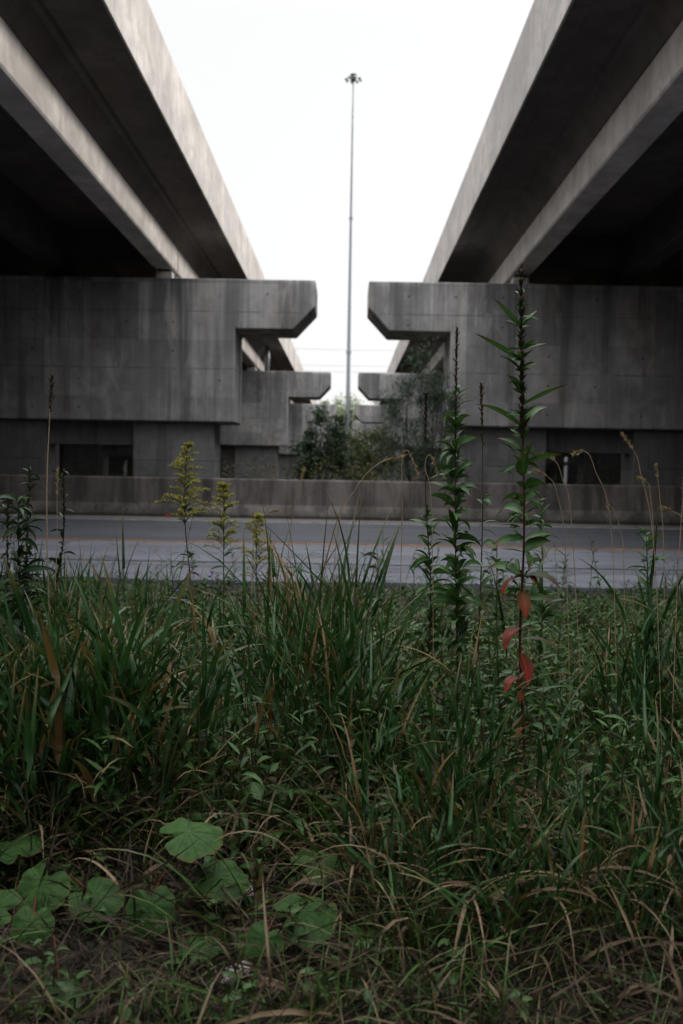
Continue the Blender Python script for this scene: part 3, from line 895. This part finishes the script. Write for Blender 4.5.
# seed pods up the spike
nb = NB()
for i in range(190):
    py = 445 - 172 * (i / 190) ** .9
    p = z_at(py) if py > 275 else line[-1]
    f = i / 190
    p = Vector(p); p.z += random.uniform(-.008, .008)
    lf(nb, p, i * 2.4 + random.random(), R(random.uniform(40, 70)), random.uniform(.020, .040) * (1.15 - .5 * f), .012 * (1.1 - .4 * f), R(-10), 'ovate', .8, 0, 4)
nb.build('seed_pods', m_pod, t)
nb = NB()
for i in range(80):
    py = 455 - 165 * i / 80
    p = z_at(py)
    lf(nb, p, random.random() * 6.3, R(random.uniform(0, 70)), random.uniform(.015, .065), random.uniform(.008, .014), R(30), 'lance', .3, random.uniform(-.8, .8), 5)
nb.build('bracts', m_hero, t)


def leafy_plant(name, label, cat, px, pb, pt, d, nl, ll, lw, leafm, stemm, top=None, pods=0, droop=70, elev=40, lean=0, group=None, start=.2, prof='lance', end=1.0):
    base = at(px, pb, d); base.z = float(gz(base.x, base.y)) - .01
    tp = at(px + lean, pt, d)
    t = empty(name, base, label, cat, group)
    mid = base.lerp(tp, .5) + Vector((random.uniform(-.015, .015), random.uniform(-.02, .02), 0))
    wob = lambda: Vector((random.gauss(0, .010), random.gauss(0, .012), 0))
    ln_ = curve([base, base.lerp(mid, .5) + wob(), mid + wob(), mid.lerp(tp, .5) + wob(), tp], 6)
    b = MB(); b.tube(ln_, [.0042 - .0028 * i / (len(ln_) - 1) for i in range(len(ln_))], 6); b.build('stem', stemm, t, smooth=True)
    if nl:
        nb = NB(); a = random.random() * 6
        for i in range(nl):
            f = start + (end - start) * random.random()
            s_ = (1.15 - .6 * (f - start) / max(.01, end - start)) * random.uniform(.4, 1.25)
            lf(nb, along(ln_, min(f, 1)), a + i * 2.4 + random.uniform(-.9, .9), R(elev + random.uniform(-38, 32)), ll * s_, lw * s_, R(droop * random.uniform(.4, 1.2)), prof, .3, random.gauss(0, .6), 6)
        nb.build('leaves', leafm, t)
    if pods:
        nb = NB()
        for i in range(pods):
            f = (top if top else .75) + (1 - (top if top else .75)) * i / pods
            lf(nb, along(ln_, f), i * 2.4, R(random.uniform(45, 75)), random.uniform(.016, .028), .009, R(-10), 'ovate', .9, 0, 3)
        nb.build('seed_pods', m_pod, t)
    return t, ln_

# companion plant with tan seed spike
leafy_plant('evening_primrose', 'dense leafy green plant with brown seed spike, left of the tallest weed', 'plant', 455, 775, 330, 3.5, 190, .115, .030, m_hero, m_rstem, top=.76, pods=60, start=.3, end=.86, droop=80, lean=2)
leafy_plant('evening_primrose', 'plant with short brown seed spike in front of the willow shrub', 'plant', 432, 760, 396, 3.7, 100, .11, .027, m_hero, m_bstem, top=.86, pods=40, start=.3, end=.7, droop=80, lean=-6)
leafy_plant('evening_primrose', 'thin brown seed spike standing between the two leafy primroses', 'plant', 478, 760, 385, 3.6, 34, .10, .024, m_hero, m_bstem, top=.84, pods=36, start=.35, end=.75, droop=80, lean=3)
leafy_plant('leafy_weed', 'low leafy green plant with blunt tip between the two primrose stems', 'plant', 497, 745, 543, 3.7, 70, .085, .022, m_hero, m_stem, droop=60)
leafy_plant('leafy_weed', 'bushy narrow leaved plant just right of the red leaves', 'plant', 540, 745, 500, 3.8, 120, .095, .022, m_hero, m_stem, droop=60)
leafy_plant('leafy_weed', 'small sparse weed standing against the road near the middle', 'plant', 377, 700, 545, 5.2, 44, .12, .022, m_weed, m_stem, droop=50)
leafy_plant('leafy_weed', 'small feathery weed against the road, right of the middle weed', 'plant', 414, 690, 552, 5.2, 50, .12, .015, m_weed, m_stem, droop=50)
leafy_plant('leafy_weed', 'leafy weed at the right edge poking over the road', 'plant', 646, 745, 530, 3.6, 130, .13, .020, m_hero, m_stem, droop=70)

# goldenrods
def goldenrod(label, px, pb, pt, d, spread, nbr, dull=1.0):
    t, ln_ = leafy_plant('goldenrod', label, 'plant', px, pb, pt, d, 44, .10, .018, m_weed, m_stem, start=.25, end=.86, droop=90, elev=35, group='goldenrods by the road')
    nbF = NB(); nbS = NB()
    for i in range(nbr * 2):
        f = .70 + .30 * random.random() ** .9
        p = along(ln_, f); az = random.random() * 6.3
        L_ = spread * (1.0 - (f - .70) / .30 * .82) * random.uniform(.55, 1.15)
        pts = []
        q = Vector(p); e = R(random.uniform(50, 78))
        for k in range(8):
            pts.append(q.copy()); e -= R(10)
            q = q + Vector((math.cos(e) * math.cos(az), math.cos(e) * math.sin(az), math.sin(e))) * (L_ / 7)
        nbS.tubes([pts], [[.0011] * 8], 4)
        for k in range(int(70 * dull)):
            u = random.uniform(.25, 1); i_ = min(int(u * 7), 6)
            c_ = pts[i_].lerp(pts[i_ + 1], u * 7 - i_)
            c_ = c_ + Vector((random.gauss(0, .003), random.gauss(0, .003), random.uniform(0, .009)))
            lf(nbF, c_, random.random() * 6.3, R(random.uniform(0, 80)), .0065, .0048, 0, 'ovate', .5, 0, 2)
    for k in range(60):
        c_ = along(ln_, random.uniform(.9, 1))
        lf(nbF, c_ + Vector((random.gauss(0, .005), random.gauss(0, .005), 0)), random.random() * 6.3, R(random.uniform(0, 80)), .0065, .0048, 0, 'ovate', .5, 0, 2)
    nbF.build('flowers', m_gold, t); nbS.build('flower_stalks', m_stem, t)
goldenrod('tallest yellow goldenrod, leftmost of three standing before the road', 187, 740, 446, 4.3, .16, 34)
goldenrod('middle yellow goldenrod with short plume before the road', 224, 740, 486, 4.3, .14, 28)
goldenrod('shortest goldenrod with fading dull plume, right of the other two', 257, 720, 517, 4.4, .14, 34, .6)

# dark dried spikes at left
for px, pt, d, lab in ((52, 378, 3.4, 'tall pale tan dried seed stalk rising over the pier, far left'), (30, 470, 3.5, 'dark dried weed spike at the left edge, beside the tan stalk'), (63, 470, 3.9, 'short dark dried spike just right of the tan stalk'), (8, 500, 3.6, 'dark leafy dried weed cut by the left edge')):
    tan = pt == 378
    leafy_plant('dried_spike', lab, 'plant', px, 740, pt, d, 0 if tan else 60, .09, .018, m_shrub, m_seed if tan else m_bstem, top=.9 if tan else .55, pods=30 if tan else 60, start=.35, droop=80, group='dried weed spikes')
leafy_plant('leafy_weed', 'dark bushy weed at the left edge below the barrier', 'plant', 18, 740, 500, 3.3, 230, .14, .026, m_shrub, m_bstem, droop=90)

# asters: purple blooms
def aster(label, px, py, d):
    p = at(px, py, d); base = Vector((p.x, p.y, float(gz(p.x, p.y))))
    t = empty('purple_aster', base, label, 'flower', 'purple asters')
    b = MB(); b.tube([base, base.lerp(p, .5) + Vector((.01, 0, 0)), p], [.002, .0016, .001], 5); b.build('stem', m_stem, t)
    for fl in range(3):
        c_ = p + Vector((random.uniform(-.04, .04), random.uniform(-.03, .03), random.uniform(-.05, .01))) if fl else p
        nb = NB()
        for k in range(14):
            lf(nb, c_, k * 2 * PI / 14, R(35), .018, .006, R(20), 'ovate', .2, 0, 3)
        o = nb.build('flower', m_purp, t)
        b = MB(); b.tube([c_ + Vector((0, 0, -.002)), c_ + Vector((0, 0, .004))], [.004, .003], 8); b.build('disc', m_gold, o)
aster('purple aster bloom highest in the gap below the road', 192, 568, 4.2)
aster('purple aster bloom under the middle goldenrod', 212, 573, 4.3)
aster('purple aster bloom lowest, near the tall grass', 176, 592, 4.0)
aster('purple aster bloom right of the other asters', 238, 584, 4.5)

# grass seed heads, tan, nodding
def seedhead(label, pts, d, dens=1.0):
    P = [at(px, py, d) for px, py in pts]
    base = Vector((P[0].x, P[0].y, float(gz(P[0].x, P[0].y)))) if pts[0][1] > 640 else None
    if base is None:
        base = Vector((P[0].x + random.uniform(-.05, .05), d, 0)); base.z = float(gz(base.x, base.y)); P = [base] + P
    else:
        P[0] = base
    t = empty('seeding_grass', base, label, 'grass stalk', 'nodding grass seed heads')
    ln_ = curve(P, 10)
    n = len(ln_)
    b = MB(); b.tube(ln_, [.0017 - .0009 * i / n for i in range(n)], 5); b.build('stalk', m_seed, t, smooth=True)
    nb = NB(); nseed = int(90 * dens)
    f0 = 1 - 9 / n
    for k in range(nseed):
        f = f0 + (1 - f0) * k / nseed
        p = along(ln_, f); dr = (along(ln_, min(f + .03, 1)) - along(ln_, max(f - .03, 0))).normalized()
        az = math.atan2(dr.y, dr.x) + random.gauss(0, .5); el = math.asin(max(-1, min(1, dr.z))) + random.gauss(0, .45)
        lf(nb, p, az, el, random.uniform(.010, .018), .0034, .2, 'lance', .5, 0, 3)
    nb.build('seed_head', m_seed, t)
SH = [('longest arching tan seed head crossing in front of the barrier near the middle', [(325, 690), (336, 545), (355, 490), (378, 464), (404, 456)], 3.4),
      ('tan seed head drooping to the right beside the long arching one', [(398, 680), (402, 520), (402, 462), (408, 451), (419, 476)], 3.5),
      ('tan seed head hanging left of the brown seed spike', [(436, 690), (432, 520), (425, 468), (430, 455), (438, 473)], 3.5),
      ('tan seed head against the dark opening of the right pier', [(622, 700), (612, 540), (595, 470), (586, 452), (574, 454)], 3.3),
      ('tan seed head highest at right, on the dark pier columns', [(668, 700), (655, 560), (640, 470), (634, 452), (622, 435)], 3.2),
      ('tan seed head right of the tallest weed, pointing left', [(590, 700), (572, 530), (562, 478), (556, 462), (544, 455)], 3.4),
      ('lower tan seed head right of the tallest weed', [(575, 700), (566, 560), (557, 494), (549, 478), (534, 470)], 3.4),
      ('small tan seed head over the barrier at right', [(656, 690), (654, 560), (650, 492), (646, 482), (638, 478)], 3.7),
      ('thin upright tan seed stalk over the barrier at right', [(668, 690), (664, 560), (660, 500), (658, 480), (656, 466)], 3.6),
      ('tan seed head on the road at right, pointing left', [(628, 700), (624, 570), (620, 530), (615, 514), (608, 506)], 3.6),
      ('tan seed head at the right edge over the barrier', [(690, 700), (688, 560), (682, 520), (674, 512), (662, 508)], 3.4),
      ('stiff tan seed stalk leaning along the right edge', [(672, 720), (676, 620), (680, 540), (683, 500), (686, 470)], 3.0),
      ('curled tan seed head above the shortest goldenrod', [(252, 700), (252, 570), (258, 526), (266, 514), (278, 511)], 4.2),
      ('upright tan stalk left of the middle of the barrier', [(283, 700), (288, 560), (296, 500), (301, 482), (304, 470)], 3.6),
      ('straight pale stalk at left below the tan seed stalk', [(52, 700), (55, 600), (57, 540), (57, 500), (58, 470)], 3.3)]
for l_, p_, d_ in SH: seedhead(l_, p_, d_)

# long conspicuous grass blades and tall clumps
def clump(label, px, d, n, h, lw, spread=.12, tilt=0.0):
    c_ = Vector((gx(px, d), d, 0)); c_.z = float(gz(c_.x, d))
    t = empty('tall_grass_clump', c_, label, 'grass clump', 'tall grass clumps')
    x = c_.x + rng.normal(0, spread, n); y = d + rng.normal(0, spread * .8, n)
    hh = h * (.42 + .58 * rng.random(n))
    st, rb = culms(x, y, hh * .8, 7, .40 * h / .7, lw)
    NB().add(rb).build('blades', m_reed, t); NB().tubes(*st).build('stems', m_stem, t)
clump('tall fanning clump of dark grass blades in the middle', 335, 3.1, 26, .72, .015)
clump('dense dark clump of broad grass blades at the left', 105, 2.9, 40, .68, .023, .17)
clump('dark clump of broad grass blades at the left edge', 20, 2.8, 34, .66, .022, .15)
clump('tall grass clump left of the middle with tips over the road', 300, 3.5, 15, .98, .012, .14)
clump('slim tall grass tuft in the middle reaching over the road edge', 352, 3.3, 8, .88, .011, .05)
clump('arching grass clump in the lower right foreground', 545, 2.35, 26, .40, .010, .12)
clump('arching grass clump at the lower right edge', 650, 2.3, 26, .38, .010, .13)
clump('arching grass clump in the lower middle foreground', 420, 2.4, 24, .38, .010, .12)
clump('grass clump at the right edge with drooping blades', 655, 3.5, 24, .84, .014, .16)
clump('low spreading grass clump beside the foot of the tallest weed', 480, 2.7, 26, .46, .013, .13)
clump('low grass clump right of the foot of the tallest weed', 590, 2.8, 22, .42, .013, .14)

# single long blades
def blade(name, label, px, py, d, az, el, ln, wd, cv, mat):
    p = at(px, py, d)
    o = NB().add(ribbons([tuple(p)], az, R(el), ln, wd, R(cv), seg=14, fold=.4, twist=.6)).build(name, mat)
    tag(o, label, 'grass blade')

# ------------------------------------------------------------------ coltsfoot
def colt_leaf(t, px, py, d, size, az, tilt=12, cup=.1, fold=0.0, face=24, hgt=.10):
    for _ in range(4):                       # stand the leaf hgt above the soil
        c_ = at(px, py, d); d *= (EYE - hgt - float(gz(c_.x, c_.y))) / (EYE - c_.z)
    c_ = at(px, py, d)
    rot = Matrix.Rotation(R(face), 3, 'X') @ Matrix.Rotation(az, 3, 'Z') @ Matrix.Rotation(R(tilt), 3, 'Y')
    nr, na = 7, 44
    vs, tt, aa_, fs = [], [], [], []
    ph = random.random() * 6
    for i in range(nr + 1):
        f = i / nr
        for k in range(na):
            q = -PI + 2 * PI * k / na
            notch = 1 - .62 * math.exp(-((abs(q) - PI) / .33) ** 2)
            edge = 1 + .045 * abs(math.sin(q * 4.5)) + .02 * math.sin(q * 19 + ph) + .03 * math.sin(q * 3 + ph)
            r = size / 2 * (1 + .10 * math.cos(q)) * notch * edge * f
            x_, y_ = r * math.cos(q) + size * .06, r * math.sin(q)
            z_ = -cup * size * f * f + .035 * size * f * math.sin(q * 4.5 + ph) * f + .02 * size * math.sin(q * 9) * f - fold * abs(y_) * .6
            v = rot @ Vector((x_, y_, z_)) + c_
            vs.append(v); tt.append(f); aa_.append(q)
    for i in range(nr):
        for k in range(na):
            k2 = (k + 1) % na
            fs.append((i * na + k, i * na + k2, (i + 1) * na + k2, (i + 1) * na + k))
    b = MB(); b.add(vs, fs, tt, aa_)
    lf_ = b.build('leaf', m_colt, t, smooth=True)
    base = Vector(t.location)
    b = MB(); b.tube(curve([base, base.lerp(c_, .5) + Vector((0, 0, .03)), c_ - Vector((0, 0, .004))], 5), .0028, 6); b.build('leaf_stalk', m_rstem, lf_, smooth=True)

def coltsfoot(label, px, d, leaves):
    c_ = Vector((gx(px, d), d, 0)); c_.z = float(gz(c_.x, d))
    t = empty('coltsfoot', c_, label, 'plant', 'coltsfoot plants with round leaves')
    for l_ in leaves: colt_leaf(t, *l_)
coltsfoot('coltsfoot with round leaves clustered at the lower left edge', 45, 2.6, [(16, 846, 2.6, .15, 2.2, 10, .1, 0, 12, .14), (44, 882, 2.45, .125, 4.4, 12, .1, 0, 38, .11), (92, 893, 2.4, .125, -.6, 10, .08, .05, 22, .09), (32, 920, 2.3, .095, 4.7, 12, .1, 0, 45, .09), (0, 908, 2.3, .11, 3.0, 14, .1, 0, 35), (60, 987, 1.98, .08, -.6, 10, .1, .1, 10, .05)])
coltsfoot('coltsfoot with one wide raised leaf, left of the middle', 175, 2.65, [(184, 832, 2.6, .155, .3, 8, .1, .1, 16, .22), (214, 876, 2.55, .14, .2, 8, .1, 0, 20, .11), (150, 903, 2.35, .11, -1.4, 10, .1, .15, 48, .10)])
coltsfoot('coltsfoot with folded leaves in the lower middle', 300, 2.55, [(300, 912, 2.3, .145, .3, 10, .06, .35, 24, .12), (265, 936, 2.25, .085, 4.2, 15, .1, .2, 40, .10), (312, 862, 2.6, .13, .4, 8, .1, 0, 18, .13), (200, 946, 2.2, .09, 1.2, 8, .1, 0, 15, .04)])
coltsfoot('coltsfoot half hidden by grass in the lower right', 610, 2.65, [(614, 868, 2.55, .17, .2, 10, .1, 0, 14, .08), (570, 858, 2.7, .10, 2.5, 10)])
coltsfoot('coltsfoot half hidden by grass right of the middle', 400, 2.8, [(372, 885, 2.6, .10, 2.8, 12), (395, 838, 2.9, .10, .5, 10)])

# ------------------------------------------------------------------ litter
def crumple(label, px, py, d, sx, sy, sz, mat, name='paper_scrap', cat='litter'):
    p = at(px, py, d); p.z = max(p.z, float(gz(p.x, p.y)) + .02)
    import bmesh
    bm = bmesh.new(); bmesh.ops.create_icosphere(bm, subdivisions=4, radius=1)
    for v in bm.verts:
        c = v.co.copy()
        n_ = sum(abs(math.sin(c.dot(Vector((a, b_, e))) + f)) / k for a, b_, e, f, k in ((5, 2, 1, .3, 1), (-3, 6, 2, 1.1, 1.4), (9, -7, 8, 2, 2.2), (15, 11, -9, 0, 3)))
        v.co = c * (.55 + .35 * n_)
        v.co.x *= sx; v.co.y *= sy; v.co.z *= sz
    me = bpy.data.meshes.new(name); bm.to_mesh(me); bm.free(); me.materials.append(mat)
    o = bpy.data.objects.new(name, me); COL.objects.link(o); o.location = p; o.rotation_euler = (.3, .2, random.random() * 6)
    tag(o, label, cat)
crumple('dirty white crumpled scrap lying in the dead grass at the bottom', 236, 972, 2.08, .032, .022, .012, m_paper)
crumple('small pale scrap standing behind the folded coltsfoot leaf', 245, 892, 2.45, .016, .010, .022, m_paper)
crumple('small red piece of litter at the foot of the barrier', 168, 517, 22.25, .07, .05, .05, m_redl, 'red_scrap')

# ------------------------------------------------------------------ shrubs and trees
def woody(name, label, cat, x, y, h, w, nclump, nleaf, ll, lw, leafm, seed, trunk=.05, low=.15, prof='lance', up=30, csz=.16, group=None, shape=1.0):
    rs = np.random.default_rng(seed); random.seed(seed)
    z0 = float(gz(x, y))
    t = empty(name, (x, y, z0), label, cat, group)
    b = MB(); tips = []
    nb_ = 7
    for i in range(nb_):
        az = i * 2.4 + random.random(); top = Vector((x + math.cos(az) * w * .32 * random.uniform(.3, 1.2), y + math.sin(az) * w * .32, z0 + h * random.uniform(.6, .97)))
        st_ = Vector((x + math.cos(az) * trunk, y + math.sin(az) * trunk, z0 - .05))
        mid = st_.lerp(top, .5) + Vector((math.cos(az) * w * .08, math.sin(az) * w * .08, 0))
        ln_ = curve([st_, mid, top], 6)
        b.tube(ln_, [trunk * (1 - .85 * k / (len(ln_) - 1)) for k in range(len(ln_))], 6)
        for k in range(5):
            f = random.uniform(.3, .95); p = along(ln_, f); a2 = random.random() * 6.3
            q = p + Vector((math.cos(a2), math.sin(a2), random.uniform(.2, .9))) * w * .22 * random.uniform(.5, 1.2)
            b.tube([p, p.lerp(q, .5) + Vector((0, 0, -.02 * h)), q], [trunk * .25, trunk * .16, trunk * .06], 5)
            tips.append(q)
        tips.append(top)
    b.build('trunk', m_bark, t, smooth=True)
    # crown: leaf clumps of uneven size around the branch tips and inside an uneven envelope
    cs = []
    while len(cs) < nclump:
        if rs.random() < .5:
            q = tips[rs.integers(len(tips))]; cs.append((q.x, q.y, q.z))
        else:
            u = rs.uniform(low, 1); rad = w / 2 * (np.sin(PI * min(1, (u * .8 + .18))) ** .6) * rs.uniform(.2, 1) ** .5 * shape
            a = rs.random() * 6.28
            cs.append((x + rad * np.cos(a), y + rad * np.sin(a), z0 + h * u * rs.uniform(.85, 1)))
    cs = np.array(cs)
    sz = csz * w * (.4 + rs.random(len(cs)))
    k = rs.integers(0, len(cs), nleaf)
    P = cs[k] + rs.normal(0, 1, (nleaf, 3)) * sz[k][:, None] * np.array([.5, .5, .42])
    P[:, 2] = np.maximum(P[:, 2], z0 + .05)
    NB().add(ribbons(P, rs.random(nleaf) * 6.28, R(up) + rs.normal(0, .6, nleaf), ll * (.6 + .7 * rs.random(nleaf)), lw * (.6 + .7 * rs.random(nleaf)), R(50) * rs.random(nleaf), prof, seg=2, roll=rs.normal(0, .6, nleaf))).build('crown', leafm, t)

p = at(322, 470, 38)
woody('dark_shrub', 'dense dark green rounded shrub between the second piers', 'shrub', p.x, 38, 3.3, 2.3, 60, 5200, .15, .075, m_shrub, 3, prof='ovate')
p = at(347, 470, 46)
woody('dark_shrub', 'olive green shrub behind the dark rounded shrub', 'shrub', p.x, 46, 2.9, 2.2, 50, 3200, .17, .08, m_oliv, 5, prof='ovate')
p = at(417, 470, 24.6)
woody('willow_shrub', 'tall feathery grey green willow shrub before the right pier', 'shrub', p.x, 24.6, 4.0, 2.05, 90, 9000, .13, .024, m_will, 9, trunk=.03, up=45, csz=.15)
p = at(372, 470, 62)
woody('olive_tree', 'yellowish green bush between the third piers on the right', 'shrub', p.x, 62, 3.4, 3.4, 60, 3600, .22, .10, m_oliv, 12, prof='ovate')
p = at(346, 470, 140)
woody('pale_tree', 'pale far tree at the base of the tall mast', 'tree', p.x, 140, 11.5, 6.5, 90, 5200, .5, .2, m_farw, 15, trunk=.2, prof='ovate')
p = at(331, 470, 165)
woody('pale_tree', 'pale far tree left of the mast, behind the dark shrub', 'tree', p.x, 165, 13.5, 7, 90, 4200, .55, .22, m_farw, 17, trunk=.2, prof='ovate')
p = at(362, 470, 180)
woody('pale_tree', 'far tree right of the mast, behind the piers', 'tree', p.x, 180, 11.5, 9, 90, 4200, .55, .22, m_oliv, 19, trunk=.2, prof='ovate')
for i, (x, y, h, w) in enumerate(((-28, 190, 12, 13), (-14, 210, 11, 12), (18, 205, 12, 13), (32, 185, 12, 13))):
    woody('far_tree', 'far green tree in the belt beyond the bridges', 'tree', x, y, h, w, 70, 2600, .8, .4, m_oliv, 30 + i, trunk=.25, prof='ovate', group='far trees beyond the bridges')

# ------------------------------------------------------------------ light
W = bpy.data.worlds.new('World'); S.world = W; W.use_nodes = True
nt = W.node_tree; bg = nt.nodes['Background']
sky = nt.nodes.new('ShaderNodeTexSky'); sky.sky_type = 'NISHITA'; sky.sun_disc = False
SUN_EL, SUN_AZ = R(17.5), R(60)       # azimuth from +Y towards +X
sky.sun_elevation = SUN_EL; sky.sun_rotation = SUN_AZ
sky.air_density = 1.0; sky.dust_density = 4.0
hs = nt.nodes.new('ShaderNodeHueSaturation'); hs.inputs['Saturation'].default_value = .25
nt.links.new(sky.outputs[0], hs.inputs['Color'])
mx = nt.nodes.new('ShaderNodeMix'); mx.data_type = 'RGBA'; mx.inputs['Factor'].default_value = .88   # cloud layer over the sky
nt.links.new(hs.outputs[0], mx.inputs[6]); tc = nt.nodes.new('ShaderNodeTexCoord'); sx_ = nt.nodes.new('ShaderNodeSeparateXYZ'); nt.links.new(tc.outputs['Generated'], sx_.inputs[0])
mr = nt.nodes.new('ShaderNodeMapRange'); mr.interpolation_type = 'SMOOTHSTEP'       # overcast: cloud brightest overhead
mr.inputs[1].default_value = .40; mr.inputs[2].default_value = .88; mr.inputs[3].default_value = 4.75; mr.inputs[4].default_value = 18.0
nt.links.new(sx_.outputs[2], mr.inputs[0])
mc = nt.nodes.new('ShaderNodeVectorMath'); mc.operation = 'SCALE'; mc.inputs[0].default_value = (1.0, 1.0, 1.005); nt.links.new(mr.outputs[0], mc.inputs['Scale'])
nt.links.new(mc.outputs[0], mx.inputs[7])
nt.links.new(mx.outputs[2], bg.inputs['Color']); bg.inputs['Strength'].default_value = .1

sd = bpy.data.lights.new('sun', 'SUN'); sd.energy = 1.05; sd.angle = R(10); sd.color = (1, .95, .88)
so = bpy.data.objects.new('sun', sd); COL.objects.link(so)
dirv = Vector((math.sin(SUN_AZ) * math.cos(SUN_EL), math.cos(SUN_AZ) * math.cos(SUN_EL), math.sin(SUN_EL)))
so.rotation_euler = dirv.to_track_quat('Z', 'Y').to_euler()
so.location = (20, 10, 40)

S.view_settings.view_transform = 'Standard'
S.view_settings.look = 'None'
S.view_settings.exposure = 1.12
S.view_settings.gamma = 1
S.render.engine = 'CYCLES'
S.cycles.max_bounces = 6
S.cycles.diffuse_bounces = 2
S.cycles.transmission_bounces = 3
